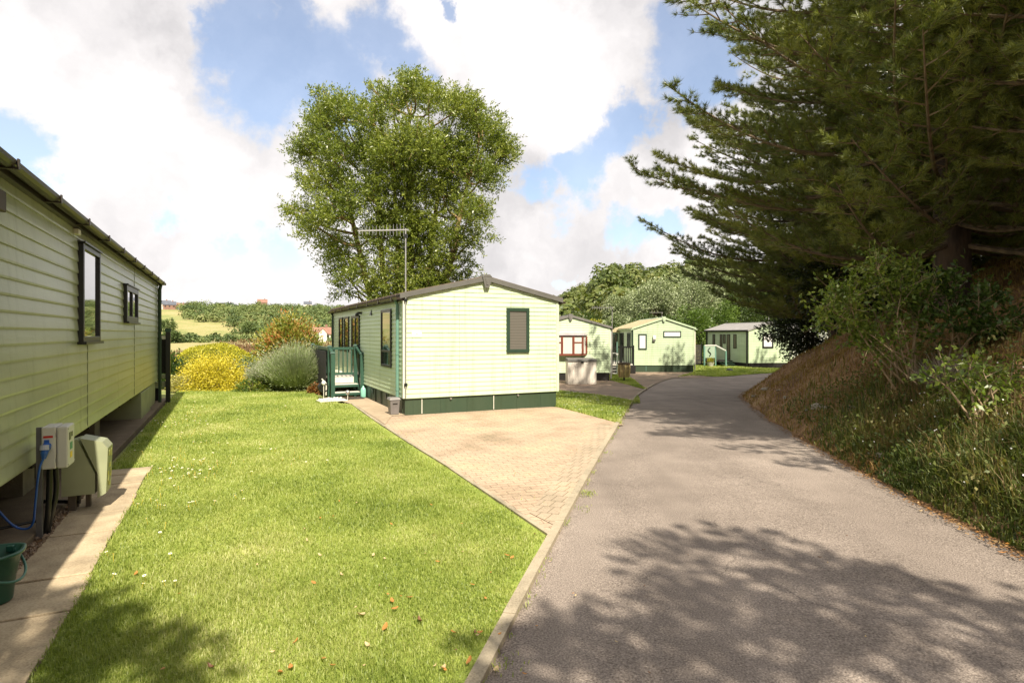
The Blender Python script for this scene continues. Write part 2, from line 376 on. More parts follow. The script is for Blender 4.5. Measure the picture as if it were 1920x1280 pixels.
M_brick2 = brick_mat('brick_border', 0.42, (0.42,0.33,0.24), (0.37,0.295,0.215), (0.18,0.145,0.09), 0.11, 0.2)
M_brick3 = brick_mat('brick_grey', 0.1, (0.30,0.22,0.165), (0.25,0.19,0.145), (0.11,0.09,0.06))

# ------------------------------------------------------------------ ground to the horizon
nr, na = 150, 300
rr = np.r_[0, np.geomspace(1.0, 4500, nr)]
verts = [(0, 0, -0.06)]; 
A = np.linspace(-math.pi, math.pi, na, endpoint=False)
for r_ in rr[1:]:
    x = r_*np.sin(A); y = r_*np.cos(A); z = H(x, y)-0.05
    wob = 0.6*np.sin(x*0.02+y*0.013)*sst(80, 300, r_)
    verts += list(zip(x, y, z+wob))
fc = []
for i in range(nr-1):
    for j in range(na):
        a = 1+i*na+j; b = 1+i*na+(j+1) % na; fc.append((a, a+na, b+na, b))
o = np_idx_mesh('ground', verts, fc, M_field, smooth=True); tag(o, kind='structure')
mb = MB(); 
mb.v = [verts[0]]+verts[1:1+na]; mb.f = [(0, 1+j, 1+(j+1) % na) for j in range(na)]
# (the small fan under the camera is covered by the road and lawn sheets)

# ------------------------------------------------------------------ kerb line and road
KP = [P(905,1280), P(975,1140), P(1042,1010), P(1100,900), P(1140,830), P(1180,765)]
K = [(-1.6,-4.5), (-0.55,1.2)]+KP+[P(1203,735), P(1222,722), P(1255,709), P(1300,702.5), (10.3,29.5), (13.5,32.5), (20,35.5), (30,37)]
K = smooth_line(K, 2)
left = resample([(-6,-16),(-3.2,-9)]+list(K), 0.5)
right = smooth_line([(3.7,-16)]+[tuple(p) for p in RE[1:]], 2)
right = resample(right+np.array([0.12, 0]), 0.5)
n = 140
L_ = resample(left, 0.1); R_ = resample(right, 0.1)
L_ = L_[np.linspace(0, len(L_)-1, n).astype(int)]; R_ = R_[np.linspace(0, len(R_)-1, n).astype(int)]
vs = []; m_ = 15
for i in range(n):
    for j in range(m_):
        t = j/(m_-1); x = L_[i,0]*(1-t)+R_[i,0]*t; y = L_[i,1]*(1-t)+R_[i,1]*t
        vs.append((x, y, float(gz(x, y))-0.015+0.02*(1-(2*t-1)**2)))
fc = [(i*m_+j, i*m_+j+1, (i+1)*m_+j+1, (i+1)*m_+j) for i in range(n-1) for j in range(m_-1)]
tag(np_idx_mesh('road', vs, fc, M_asph, smooth=True), kind='structure')
def kerb_strip(name, line, w, h0, m, inner=True, seg=0.9):
    mb = MB(); ln = resample(line, 0.3)
    T = np.gradient(ln, axis=0); T = T/np.linalg.norm(T, axis=1)[:, None]; Nn = np.stack([-T[:,1], T[:,0]], 1)
    for i in range(len(ln)-1):
        g = 0.004 if i % 3 == 0 else 0
        p, q = ln[i]+T[i]*g, ln[i+1]
        jit = 0.003*math.sin(i//3*2.3)
        za = float(gz(*p))+h0+jit; zb = float(gz(*q))+h0+jit
        a, b, c, d = p, p+Nn[i]*w, q+Nn[i+1]*w, q
        mb.hexa([(*a, za-0.15),(*d, zb-0.15),(*c, zb-0.15),(*b, za-0.15),(*a, za),(*d, zb),(*c, zb),(*b, za)][::1])
    return tag(mb.build(name, m), kind='structure')
kerb_strip('kerb', [k for k in K if k[1] < 26], 0.075, 0.028, M_kerb)
# ------------------------------------------------------------------ driveway, paths, lawns
EDGE = [P(661,757), P(700,785), P(740,811), P(790,843), P(840,873), P(880,900), P(958,952), P(1042,1008)]
EDGE = smooth_line(EDGE, 1)
kin = [k for k in resample(K, 0.35) if 4.95 < k[1] < P(1170,797)[1]]
N0 = np.array([-2.22, 12.1])
drive = [tuple(p) for p in EDGE]+[tuple(k) for k in kin]+[P(1170,797), P(1046,764), tuple(N0+D2*3.0+D1*1.0), tuple(N0+D2*0.3+D1*1.0), tuple(N0+D1*4+D2*0.3)]
tag(sheet('driveway', drive, 0.012, M_brick), kind='structure')
kerb_strip('driveway_edging', EDGE[::-1], 0.05, 0.026, M_kerb)
bor = [tuple(k) for k in kin]; T = [(k[0]-0.34, k[1]+0.10) for k in kin]
T = [t for t in T if inpoly(np.array([t[0]]), np.array([t[1]]), drive)[0]]
tag(sheet('driveway_border', bor+T[::-1], 0.018, M_brick2, 5), kind='structure')
lawn = [AP(-3,-.86), AP(8.75,-.86), AP(8.75,-1.32), AP(24.5,-1.3), AP(25,2.2), P(600,745), P(640,757), P(661,757)]+[tuple(p) for p in EDGE]+[tuple(k) for k in resample(K,0.5) if k[1] < 4.95][::-1]
LAWN = lawn
tag(sheet('lawn', lawn, 0.004, M_lawn), kind='structure')
LAWN2 = [P(1045,764), P(1170,797)]+[tuple(k) for k in resample(K, 0.4) if P(1170,797)[1] < k[1] < P(1203,742)[1]]+[P(1200,756), P(1120,742), P(1050,734), tuple(N0+D2*3.4+D1*4)]
tag(sheet('lawn', LAWN2, 0.006, M_lawn), kind='structure')
D2P = [P(1200,756)]+[tuple(k) for k in resample(K, 0.4) if P(1203,742)[1] < k[1] < P(1214,727)[1]]+[P(1213,731), P(1180,722), P(1140,711.5), (5.2,28.3), (0.2,28.3), tuple(N0+D2*3.4+D1*5), P(1050,734), P(1120,742)]
tag(sheet('driveway', D2P, 0.008, M_brick3), kind='structure')
LAWN3 = [P(1213,730), P(1180,722), P(1140,711.5), (4.9,28.5), (4.9,32.5), P(1168,702), P(1190,713)]
tag(sheet('lawn', LAWN3, 0.012, M_lawn), kind='structure')
D3P = [P(1213,730)]+[tuple(k) for k in resample(K, 0.4) if P(1214,729)[1] < k[1] < 29.2]+[(9.9,29.2), P(1299,699), (10.4,33.7), (6.0,33.7), (5.6,36), (4.6,36), P(1168,702), P(1190,713)]
tag(sheet('driveway', D3P, 0.008, M_brick3), kind='structure')
LAWN4 = [P(1299,698.5)]+[tuple(k) for k in resample(K, 0.6) if 29.2 < k[1] < 35]+[(18,36.5), (15.5,37.5), (13.6,43), (11.5,60), (10.5,60), (10.4,33.7)]
tag(sheet('lawn', LAWN4, 0.004, M_lawn), kind='structure')
tag(sheet('path', [P(667,761), P(702,784), P(722,797), tuple(N0+D1*0.02-D2*.25), tuple(N0+D1*0.02+D2*0.1), tuple(N0+D1*4.1+D2*.1), P(604,746), P(640,753)], 0.022, M_conc), kind='structure')
# slab path beside the near home, single slabs laid end to end
mb = MB(); a = -2.4; i = 0
while a < 8.7:
    L1 = min([0.62, 0.60, 0.45, 0.60][i % 4], 8.72-a); 
    p0, p1 = -1.34, -0.86+0.015*math.sin(i*1.7); z = 0.014+0.006*math.sin(i*2.1)
    q = [AP(a+.006, p0), AP(a+.006, p1), AP(a+L1-.006, p1), AP(a+L1-.006, p0)]
    mb.hexa([(*v, -0.05) for v in q]+[(*v, z+0.004*math.cos(i+k)) for k, v in enumerate(q)]); a += L1; i += 1
tag(mb.build('path', M_path, bevel=0.006), kind='structure')
mb = MB()
mb.hexa([(*AP(a_, p_), z_) for z_ in (-0.05, 0.055) for a_, p_ in ((-4,-5.6),(-4,-1.48),(17.4,-1.36),(17.4,-5.6))])
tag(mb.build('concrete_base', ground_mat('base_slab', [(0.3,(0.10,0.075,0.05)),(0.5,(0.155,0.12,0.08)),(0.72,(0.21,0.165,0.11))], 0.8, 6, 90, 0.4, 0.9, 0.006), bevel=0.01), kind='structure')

# ------------------------------------------------------------------ bank on the right of the road
ys = np.r_[np.arange(-14, 24, 0.22), np.arange(24, 33, 0.5)]; ws = np.r_[np.arange(-0.05, 3, 0.14), np.arange(3, 22, 0.45)]
vs = []
for y in ys:
    xe = np.interp(y, RE[:,0*0+1], RE[:,0])
    x = xe+ws*1.05+0.05*np.sin(y*3.1)+0.03*np.sin(y*9.3)
    z = gz(x, y)+bank_h(x, y)+0.0; z = z+rng.normal(size=len(x))*0.012
    z[0] -= 0.06
    vs += [(x[k], y, z[k]) for k in range(len(x))]
nw = len(ws)
fc = [(i*nw+j, i*nw+j+1, (i+1)*nw+j+1, (i+1)*nw+j) for i in range(len(ys)-1) for j in range(nw-1)]
tag(np_idx_mesh('bank', vs, fc, M_soil, smooth=True), kind='structure')
def bz(x, y): return float(gz(x, y)+bank_h(x, y))
# ------------------------------------------------------------------ static homes
M_cream = mat('pale_green_cladding', (0.545,0.65,0.44), (0.485,0.585,0.395), 1.2, 0.42, 0.05, 30, spec=0.4, stretch=(0.4,0.4,3))
M_cream3 = mat('pale_green_cladding_weathered', (0.45,0.545,0.365), (0.39,0.48,0.32), 1.2, 0.5, 0.05, 30, spec=0.3, stretch=(0.4,0.4,3))
M_sage = mat('sage_cladding', (0.365,0.395,0.265), (0.29,0.315,0.20), 1.6, 0.30, 0.06, 25, spec=0.6, stretch=(0.35,0.35,2.2))
M_dgreen = mat('dark_green', (0.022,0.048,0.028), (0.016,0.036,0.022), 3, 0.45, 0.05)
M_skirt = mat('green_skirting', (0.030,0.056,0.030), (0.040,0.062,0.034), 1.5, 0.5, 0.05, c3=(0.052,0.070,0.042), stretch=(1,1,0.3))
M_rail = mat('green_upvc', (0.030,0.078,0.052), (0.024,0.064,0.044), 5, 0.4)
M_teal = mat('teal_pipe', (0.13,0.25,0.20), (0.11,0.21,0.17), 3, 0.4)
M_brown = mat('brown_gutter', (0.035,0.026,0.018), (0.022,0.017,0.012), 3, 0.35, 0.05)
M_roofg = mat('grey_roof', (0.16,0.15,0.14), (0.12,0.115,0.105), 3, 0.6, 0.2)
M_roofb = mat('brown_tile_roof', (0.17,0.12,0.085), (0.11,0.085,0.065), 4, 0.7, 0.4, c3=(0.2,0.16,0.11))
M_rooft = mat('tan_roof', (0.42,0.35,0.21), (0.34,0.28,0.16), 6, 0.8, 0.3)
M_roofl = mat('light_grey_roof', (0.27,0.26,0.25), (0.22,0.21,0.20), 2, 0.7, 0.1)
M_barge = mat('grey_bargeboard', (0.115,0.112,0.10), (0.09,0.088,0.08), 3, 0.5)
M_black = mat('black_frame', (0.012,0.013,0.012), (0.009,0.01,0.009), 3, 0.35)
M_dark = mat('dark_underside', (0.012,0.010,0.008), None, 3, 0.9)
M_white = mat('white_plastic', (0.75,0.74,0.70), (0.68,0.67,0.63), 3, 0.4)
M_offw = mat('off_white', (0.62,0.60,0.52), (0.55,0.53,0.45), 3, 0.5)
M_metal = mat('aluminium', (0.55,0.54,0.52), (0.42,0.41,0.40), 8, 0.35, metal=0.8)
M_glass = mat('window_glass', (0.02,0.022,0.022), (0.015,0.018,0.018), 2, 0.03, spec=1.0, coat=1.0)
M_redw = mat('red_wood', (0.19,0.05,0.03), (0.14,0.038,0.022), 5, 0.4)
M_pier = mat('sage_block', (0.27,0.28,0.17), (0.21,0.22,0.13), 3, 0.7, 0.2)
def stripes(name, ca, cb, freq, axis='Z', rough=0.4, coat=0.6, sharp=0.5, wav=0.0):
    m = bpy.data.materials.new(name); nt, lk = nodes(m); b = nt['Principled BSDF']; b.inputs['Roughness'].default_value = rough
    b.inputs['Coat Weight'].default_value = coat; b.inputs['Coat Roughness'].default_value = 0.02
    tc = nt.new('ShaderNodeTexCoord'); w_ = nt.new('ShaderNodeTexWave'); w_.wave_type = 'BANDS'; w_.bands_direction = axis; w_.inputs['Scale'].default_value = freq
    w_.inputs['Distortion'].default_value = wav; w_.inputs['Detail'].default_value = 1
    lk.new(tc.outputs['Object'], w_.inputs['Vector'])
    r = ramp(nt, [(0.15, ca), (0.15+sharp, cb)], w_.outputs['Fac'], lk); lk.new(r.outputs[0], b.inputs['Base Color']); return m
M_blind = stripes('grey_blind', (0.07,0.065,0.055), (0.15,0.14,0.12), 9, 'Z', coat=1.0)
M_net = stripes('net_curtain', (0.42,0.40,0.35), (0.72,0.70,0.63), 6, 'X', wav=2.5)
M_wblind = stripes('white_blind', (0.60,0.60,0.58), (0.70,0.69,0.66), 30, 'Z')
M_curt = stripes('dim_curtain', (0.05,0.045,0.035), (0.16,0.15,0.11), 4, 'Y', wav=2)

def streaks(m, lo):
    nt, lk = m.node_tree.nodes, m.node_tree.links; b = nt['Principled BSDF']; src = b.inputs['Base Color'].links[0].from_socket
    tc = nt.new('ShaderNodeTexCoord'); mp = nt.new('ShaderNodeMapping'); mp.inputs['Scale'].default_value = (7, 7, .5); lk.new(tc.outputs['Object'], mp.inputs['Vector'])
    n = nt.new('ShaderNodeTexNoise'); n.inputs['Scale'].default_value = 1; n.inputs['Detail'].default_value = 6; n.inputs['Roughness'].default_value = .7; lk.new(mp.outputs[0], n.inputs['Vector'])
    r = ramp(nt, [(0.30, (lo, lo*1.02, lo*.9)), (0.48, (1,1,1))], n.outputs['Fac'], lk)
    mx = nt.new('ShaderNodeMix'); mx.data_type = 'RGBA'; mx.blend_type = 'MULTIPLY'; mx.inputs[0].default_value = 1; lk.new(src, mx.inputs[6]); lk.new(r.outputs[0], mx.inputs[7]); lk.new(mx.outputs[2], b.inputs['Base Color'])
streaks(M_cream, .80); streaks(M_cream3, .8); streaks(M_sage, .72); streaks(M_skirt, .8)
class Fr:                         # a wall: origin, along, out
    def __init__(s, o, u, n): s.o = Vector(o); s.u = Vector(u); s.n = Vector(n)
    def p(s, a, z, d=0): return s.o+s.u*a+s.n*d+Vector((0, 0, z))
    def box(s, mb, a0, a1, z0, z1, d0, d1):
        c = [s.p(a, z, d) for z in (z0, z1) for a, d in ((a0,d0),(a1,d0),(a1,d1),(a0,d1))]
        mb.hexa(c)
def siding(mb, fr, z0, z1, c, span, lap=0.012, joints=None):
    z = z0
    while z < z1-1e-4:
        zt = min(z+c, z1)
        a0, a1 = span(z+0.001); b0, b1 = span(zt)
        if a1-a0 < 0.02: break
        P_ = [fr.p(a0, z, lap), fr.p(a1, z, lap), fr.p(a1*.9+b1*.1, z+(zt-z)*0.14, lap+0.002), fr.p(b1, zt, 0.001), fr.p(b0, zt, 0.001), fr.p(a0*.9+b0*.1, z+(zt-z)*0.14, lap+0.002)]
        mb.poly([P_[5], P_[2], P_[3], P_[4]]); mb.poly([P_[0], P_[1], P_[2], P_[5]])
        mb.poly([fr.p(a0, z, 0.0), fr.p(a1, z, 0.0), P_[1], P_[0]])
        z = zt
def window(root, fr, a0, a1, z0, z1, fm, pm, mull=(), trans=(), fw=0.05, dep=0.045, sill=False, name='window', panes=True):
    mb = MB()
    fr.box(mb, a0, a0+fw, z0, z1, 0.0, dep); fr.box(mb, a1-fw, a1, z0, z1, 0.0, dep)
    fr.box(mb, a0+fw, a1-fw, z0, z0+fw, 0.0, dep-.001); fr.box(mb, a0+fw, a1-fw, z1-fw, z1, 0.0, dep-.001)
    for m_ in mull: fr.box(mb, m_-fw*.45, m_+fw*.45, z0+fw, z1-fw, 0.0, dep-.003)
    for (t0, t1, t) in trans: fr.box(mb, t0, t1, t-fw*.4, t+fw*.4, 0.0, dep-.004)
    w_ = mb.build(name, fm, root, bevel=0.004)
    g = MB(); fr.box(g, a0+fw*.8, a1-fw*.8, z0+fw*.8, z1-fw*.8, 0.0, dep*0.5+0.004); g.build('pane', pm, w_)
    if sill:
        s_ = MB(); fr.box(s_, a0-.02, a1+.02, z0-.03, z0, 0.0, dep+.03); s_.build('sill', fm, w_)
        s_ = MB(); fr.box(s_, a0-.015, a1+.015, z1+.002, z1+.02, 0.0, dep+.02); s_.build('hood', fm, w_)
    return w_
def home(label, loc, rz, W, L, zs, zb, ze, zr, course, wm, sm, rm, bm_, group='pale green static homes', ovh=0.09, tiles=False, right_wall=True, front_y=0.0, skirt=True, gut=None, cat='mobile home', tubeg=False):
    """local x across, y along (away), gable front at y=0"""
    root = empty('static_home', (loc[0], loc[1], zs), rz, label, cat, group)
    # core keeps daylight out
    mb = MB(); i_ = 0.004
    mb.v = [(i_,i_,zb),(W-i_,i_,zb),(W-i_,L-i_,zb),(i_,L-i_,zb),(i_,i_,ze),(W-i_,i_,ze),(W-i_,L-i_,ze),(i_,L-i_,ze),(W/2,i_,zr-.01),(W/2,L-i_,zr-.01)]
    mb.f = [(0,3,2,1),(0,1,5,8,4),(3,7,9,6,2),(0,4,7,3),(1,2,6,5),(4,8,9,7),(5,6,9,8)]
    frF = Fr((0,0,0),(1,0,0),(0,-1,0)); frL = Fr((0,0,0),(0,1,0),(-1,0,0)); frR = Fr((W,0,0),(0,1,0),(1,0,0)); frB = Fr((0,L,0),(1,0,0),(0,1,0))
    def gs(z):
        if z <= ze: return (0, W)
        t = (z-ze)/(zr-ze)*W/2; return (t, W-t)
    for fr in (frF, frB):
        siding(mb, fr, zb, zr, course, gs)
    for fr in (frL, frR): siding(mb, fr, zb, ze, course, lambda z: (0, L))
    wall = mb.build('wall', wm, root)
    t = MB()
    for x in (0, W):
        for y in (0, L):
            sx = -1 if x == 0 else 1; sy = -1 if y == 0 else 1
            t.box(min(x, x+sx*.02), max(x, x+sx*.02), min(y-sy*.05, y+sy*.021), max(y-sy*.05, y+sy*.021), zb+.002, ze)
            t.box(min(x-sx*.05, x+sx*.002), max(x-sx*.05, x+sx*.002), min(y, y+sy*.02), max(y, y+sy*.02), zb+.003, ze-.002)
    build_split(t, 'corner_trim', wm, root)
    # roof
    r = MB(); th = 0.035; sl_ = (zr-ze)/(W/2)
    for s_ in (-1, 1):
        xe = W/2+s_*(W/2+ovh); zE = ze-sl_*ovh+0.05; zR = zr+0.05
        r.hexa([(xe,-ovh*.6,zE),(W/2,-ovh*.6,zR),(W/2,L+ovh,zR),(xe,L+ovh,zE),(xe,-ovh*.6,zE+th),(W/2,-ovh*.6,zR+th),(W/2,L+ovh,zR+th),(xe,L+ovh,zE+th)])
        if tiles:
            k = 0; y = -ovh*.5
            while y < L:
                xa = xe-s_*0.0; 
                r.hexa([(xa+s_*.012,y,zE+th-.015),(W/2,y,zR+th+.002),(W/2,y+.33,zR+th+.002),(xa+s_*.012,y+.33,zE+th-.015),(xa+s_*.012,y,zE+th+.022),(W/2,y,zR+th+.028),(W/2,y+.33,zR+th+.02),(xa+s_*.012,y+.33,zE+th+.012)]); y += .36
        else:
            y = 0.6
            while y < L: r.hexa([(xe,y,zE+th-.003),(W/2,y,zR+th-.003),(W/2,y+.03,zR+th-.003),(xe,y+.03,zE+th-.003),(xe,y,zE+th+.012),(W/2,y,zR+th+.012),(W/2,y+.03,zR+th+.012),(xe,y+.03,zE+th+.012)]); y += .9
    rf = r.build('roof', rm, root)
    b = MB(); bh = 0.088
    for s_ in (-1, 1):
        xe = W/2+s_*(W/2+ovh+.01); zE = ze-sl_*(ovh+.01)+0.05+th; zR = zr+0.05+th
        for y0, y1 in ((-ovh*.6-.022, -ovh*.6), (L+ovh, L+ovh+.02)):
            b.hexa([(xe,y0,zE-bh),(W/2,y0,zR-bh),(W/2,y1,zR-bh),(xe,y1,zE-bh),(xe,y0,zE+.012),(W/2,y0,zR+.012),(W/2,y1,zR+.012),(xe,y1,zE+.012)])
    build_split(b, 'bargeboard', bm_, rf)
    c = MB(); y0 = -ovh*.6-.05; x = W/2; z = zr+.10
    c.hexa([(x-.05,y0,z-.26),(x+.05,y0,z-.26),(x+.05,y0+.028,z-.26),(x-.05,y0+.028,z-.26),(x-.115,y0,z-.02),(x+.115,y0,z-.02),(x+.115,y0+.028,z-.02),(x-.115,y0+.028,z-.02)])
    c.hexa([(x-.115,y0-.005,z-.019),(x+.115,y0-.005,z-.019),(x+.115,y0+.2,z-.019),(x-.115,y0+.2,z-.019),(x-.06,y0-.005,z+.035),(x+.06,y0-.005,z+.035),(x+.06,y0+.2,z+.035),(x-.06,y0+.2,z+.035)])
    c.hexa([(x-.022,y0-.012,z-.20),(x+.022,y0-.012,z-.20),(x+.022,y0-.001,z-.20),(x-.022,y0-.001,z-.20),(x-.05,y0-.012,z-.05),(x+.05,y0-.012,z-.05),(x+.05,y0-.001,z-.05),(x-.05,y0-.001,z-.05)])
    c.build('ridge_end_cap', bm_, rf, bevel=0.006)
    rc = MB(); rc.hexa([(W/2-.08,0.16,zr+.07),(W/2+.08,0.16,zr+.07),(W/2+.08,L,zr+.07),(W/2-.08,L,zr+.07),(W/2-.03,0.16,zr+.115),(W/2+.03,0.16,zr+.115),(W/2+.03,L,zr+.115),(W/2-.03,L,zr+.115)]); rc.build('ridge_capping', bm_, rf)
    # gutters
    gm = gut or M_brown
    for s_, x in ((-1, -ovh-.03), (1, W+ovh+.03)):
        g = MB(); zg = ze-sl_*ovh+0.02; n = 7
        for k in range(n-1):
            a, b_ = math.pi*k/(n-1)+math.pi, math.pi*(k+1)/(n-1)+math.pi
            for R_, fl in ((.055, 0), (.048, 1)):
                q = [(x+R_*math.cos(a),-.06,zg+R_*math.sin(a)),(x+R_*math.cos(b_),-.06,zg+R_*math.sin(b_)),(x+R_*math.cos(b_),L+.08,zg+R_*math.sin(b_)),(x+R_*math.cos(a),L+.08,zg+R_*math.sin(a))]
                g.poly(q if fl else q[::-1])
        g.box(x-.055, x+.055, -.063, -.06, zg-.05, zg); g.box(x-.055, x+.055, L+.08, L+.083, zg-.05, zg)
        y = .35
        while y < L:
            g.box(x-.062, x+.062, y, y+.035, zg-.062, zg-.045); g.box(x+s_*.052, x+s_*.064, y, y+.035, zg-.06, zg+.014); g.box(min(x-s_*.11,x-s_*.05), max(x-s_*.11,x-s_*.05), y+.005, y+.03, zg-.06, zg-.04); y += 1.2
        g.build('gutter', gm, root)
        f = MB(); f.box(*(sorted((x-s_*.115, x-s_*.06))), -.03, L+.03, zg-.07, zg+.045); f.build('fascia', gm, root)
    if skirt:
        k = MB(); k.box(.03, W-.03, .03, L-.03, -.06, zb-.002)
        x = .03
        for j in range(int(W/.6)):                      # pressed ribs
            k.box(.2+j*.6, .212+j*.6, .022, .031, 0.0, zb-.01)
        for j in range(int(L/.6)): k.box(.022, .031, .2+j*.6, .212+j*.6, 0.0, zb-.01)
        k.build('skirting', sm, root)
    return root, frF, frL, frR, frB

# ---- the home on the brick drive
R1, fF, fL, fR, fB = home('pale green static home with grey bargeboard and one grey blind on the brick drive', N0, ANG, 3.65, 8.9, 0.0, 0.36, 2.44, 2.85, 0.0965, M_cream, M_skirt, M_roofb, M_barge, tiles=True)
window(R1, fF, 2.32, 2.885, 1.27, 2.27, M_dgreen, M_blind, fw=0.075, dep=0.05, sill=False)
window(R1, fL, .95, 1.86, .94, 2.24, M_black, M_glass, trans=[(1.0,1.8,1.30)], fw=0.06)
window(R1, fL, 4.4, 5.5, .50, 2.20, M_black, M_glass, mull=[4.95], fw=0.07, name='patio_door')
window(R1, fL, 5.95, 6.65, 1.15, 2.20, M_black, M_glass, fw=0.06)
window(R1, fL, 6.95, 7.6, 1.15, 2.20, M_black, M_glass, fw=0.06)
m_ = MB(); fL.box(m_, 4.15, 4.22, 2.22, 2.28, 0.01, 0.12); m_.lathe([(0.001,0),(.05,.0),(.055,.05),(.03,.09),(.001,.1)], 12, (-.13,4.185,2.16)); m_.build('outside_lamp', M_black, R1)
m_ = MB(); c0 = [fL.p(2.9,2.16,.012), fL.p(3.06,2.16,.012), fL.p(2.98,2.30,.012)]; m_.poly(c0[::-1]); m_.poly([fL.p(2.9,2.16,.05), fL.p(3.06,2.16,.05), fL.p(2.98,2.30,.012)]); m_.poly([fL.p(2.9,2.16,.012), fL.p(2.9,2.16,.05), fL.p(2.98,2.3,.012)]); m_.build('vent', M_black, R1)
m_ = MB(); m_.tube([fL.p(.34,2.42,.10), fL.p(.34,2.30,.05), fL.p(.34,.30,.05)], .034, 10); 
for z in (2.1, 1.25, .5): m_.tube([fL.p(.34,z,.05), fL.p(.34,z+.03,.05)], .042, 10)
m_.build('downpipe', M_teal, R1, smooth=False)
m_ = MB(); m_.tube([fL.p(8.75,2.42,.10), fL.p(8.75,2.30,.05), fL.p(8.75,.1,.05)], .034, 8); m_.build('downpipe', M_dgreen, R1)
m_ = MB()
for x_ in (.38, 2.02): fF.box(m_, x_, x_+.016, .03, .33, -.03, -.018)
build_split(m_, 'skirting_joint', M_offw, R1)
m_ = MB()
for x_ in (1.02, 2.62): m_.tube([fF.p(x_,.315,-.03), fF.p(x_,.315,.01)], .02, 10)
build_split(m_, 'skirting_catch', M_metal, R1)
m_ = MB()
for a_ in (1.6, 3.0): m_.tube([fL.p(a_,.25,-.02), fL.p(a_,.25,-.01)], .07, 12); 
fL.box(m_, 2.1, 2.12, .02, .34, -.03, -.015); fL.box(m_, 2.7, 2.72, .02, .34, -.03, -.015); build_split(m_, 'skirting_vent', M_black, R1)
m_ = MB(); fF.box(m_, -.03, .035, .37, 2.40, .014, .026); m_.build('corner_strip', M_offw, R1)
m_ = MB()
for x_ in (1.21, 2.43): fF.box(m_, x_, x_+.005, .37, 2.42, .010, .0145)
build_split(m_, 'panel_joint', mat('joint_green', (.40,.46,.29)), R1)
# number plate on the gable
def text(name, s, size, m, parent, loc, rot, ext=0.0015):
    cu = bpy.data.curves.new(name, 'FONT'); cu.body = s; cu.size = size; cu.extrude = ext; cu.align_x = 'CENTER'; cu.align_y = 'CENTER'
    o = bpy.data.objects.new(name, cu); col.objects.link(o)
    dg = bpy.context.evaluated_depsgraph_get(); me = bpy.data.meshes.new_from_object(o.evaluated_get(dg)); bpy.data.objects.remove(o)
    me.materials.clear(); q = link(name, me, m, parent); q.location = loc; q.rotation_euler = rot; return q
m_ = MB(); fF.box(m_, .16, .37, 1.625, 1.745, .014, .022); np_ = m_.build('number_plate', M_white, R1, bevel=0.004)
text('number', '4', .085, mat('grey_paint', (.25,.25,.24)), np_, fF.p(.265, 1.685, .0235), (rad(90), 0, 0))
m_ = MB()
for x_ in (.185, .345): m_.tube([fF.p(x_,1.66,.02), fF.p(x_,1.66,.026)], .006, 8)
build_split(m_, 'screw', M_metal, np_)
def aerial(root_name, label, base, zt, boom_dir, L, n, el, r=0.014, parent=None, group='television aerials', z0=0.4, vertical=True, clamps=None):
    e = empty(root_name, (base[0], base[1], base[2]), 0, label, 'aerial', group)
    m_ = MB(); m_.tube([(0,0,z0),(0,0,zt)], r, 10); m_.build('mast', M_metal, e)
    bd = Vector(boom_dir).normalized(); m_ = MB(); m_.bar(Vector((0,0,zt-.03))-bd*.06, Vector((0,0,zt-.03))+bd*L, .024, .024); m_.build('boom', M_metal, e)
    m_ = MB(); up = Vector((0,0,1)) if vertical else bd.cross(Vector((0,0,1)))
    for k in range(n):
        t = L*(k+.6)/n; h = el*(1-.45*k/n); c_ = Vector((0,0,zt-.03))+bd*t; m_.tube([c_-up*h, c_+up*h], .004 if r < .02 else .007, 5)
    build_split(m_, 'aerial_rod', M_metal, e)
    m_ = MB()
    for z in (clamps or []): m_.box(-.028,.028,-.02,.06,z,z+.06)
    m_.box(-.03,.03,-.02,.03,zt-.20,zt-.12); build_split(m_, 'clamp', M_black, e)
    return e
na_ = N0-D1*0.06+D2*0.02
aerial('tv_aerial', 'tall silver mast with comb aerial at the corner of the brick drive home', (na_[0], na_[1], 0), 3.85, (-1,-0.05,-0.03), .97, 14, .13, z0=.42, clamps=[.62, 2.35])

# ---- near home on the left
FA = np.array([-8.55, 14.2]); Wn, Ln = 3.6, 17.6
o_n = FA-D2*Wn-D1*Ln
R2, gF, gL, gR, gB = home('long sage green static home close on the left, raised on blocks above the slab path', o_n, ANG, Wn, Ln, 0.055, .525, 2.87, 3.4, 0.128, M_sage, M_skirt, M_brown, M_brown, skirt=False)
def ua(s): return Ln-s
window(R2, gR, ua(8.47), ua(7.47), 1.55, 2.66, M_black, M_glass, fw=.06, dep=.06, sill=True)
window(R2, gR, ua(5.27), ua(3.9), 1.84, 2.43, M_black, M_glass, mull=[ua(4.6)], fw=.09, dep=.06, sill=True)
m_ = MB(); gR.box(m_, ua(8.72), ua(8.60), 2.72, 2.78, .01, .06); m_.build('outside_lamp', M_offw, R2, bevel=.008)
m_ = MB(); gR.box(m_, ua(11.3), ua(11.0), 2.53, 2.68, .01, .05); m_.build('vent', mat('dark_brown', (.05,.03,.02)), R2, bevel=.008)
m_ = MB(); m_.tube([gR.p(ua(.12),2.84,.09), gR.p(ua(.12),2.70,.06), gR.p(ua(.12),-.05,.06)], .036, 10)
for z in (2.4, 1.5, .55): m_.tube([gR.p(ua(.12),z,.06), gR.p(ua(.12),z+.03,.06)], .045, 10)
m_.build('downpipe', M_dgreen, R2)
m_ = MB()
for s_ in (8.0, 4.05): gR.box(m_, ua(s_), ua(s_)+.008, .54, 1.52 if s_ > 6 else 2.84, .010, .0165)
build_split(m_, 'panel_joint', mat('joint_dark_sage', (.20,.22,.13)), R2)  # darker sage strips mark the vertical seams between cladding panels
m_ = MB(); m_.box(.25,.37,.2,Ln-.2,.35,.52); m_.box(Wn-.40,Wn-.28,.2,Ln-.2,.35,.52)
y = .5
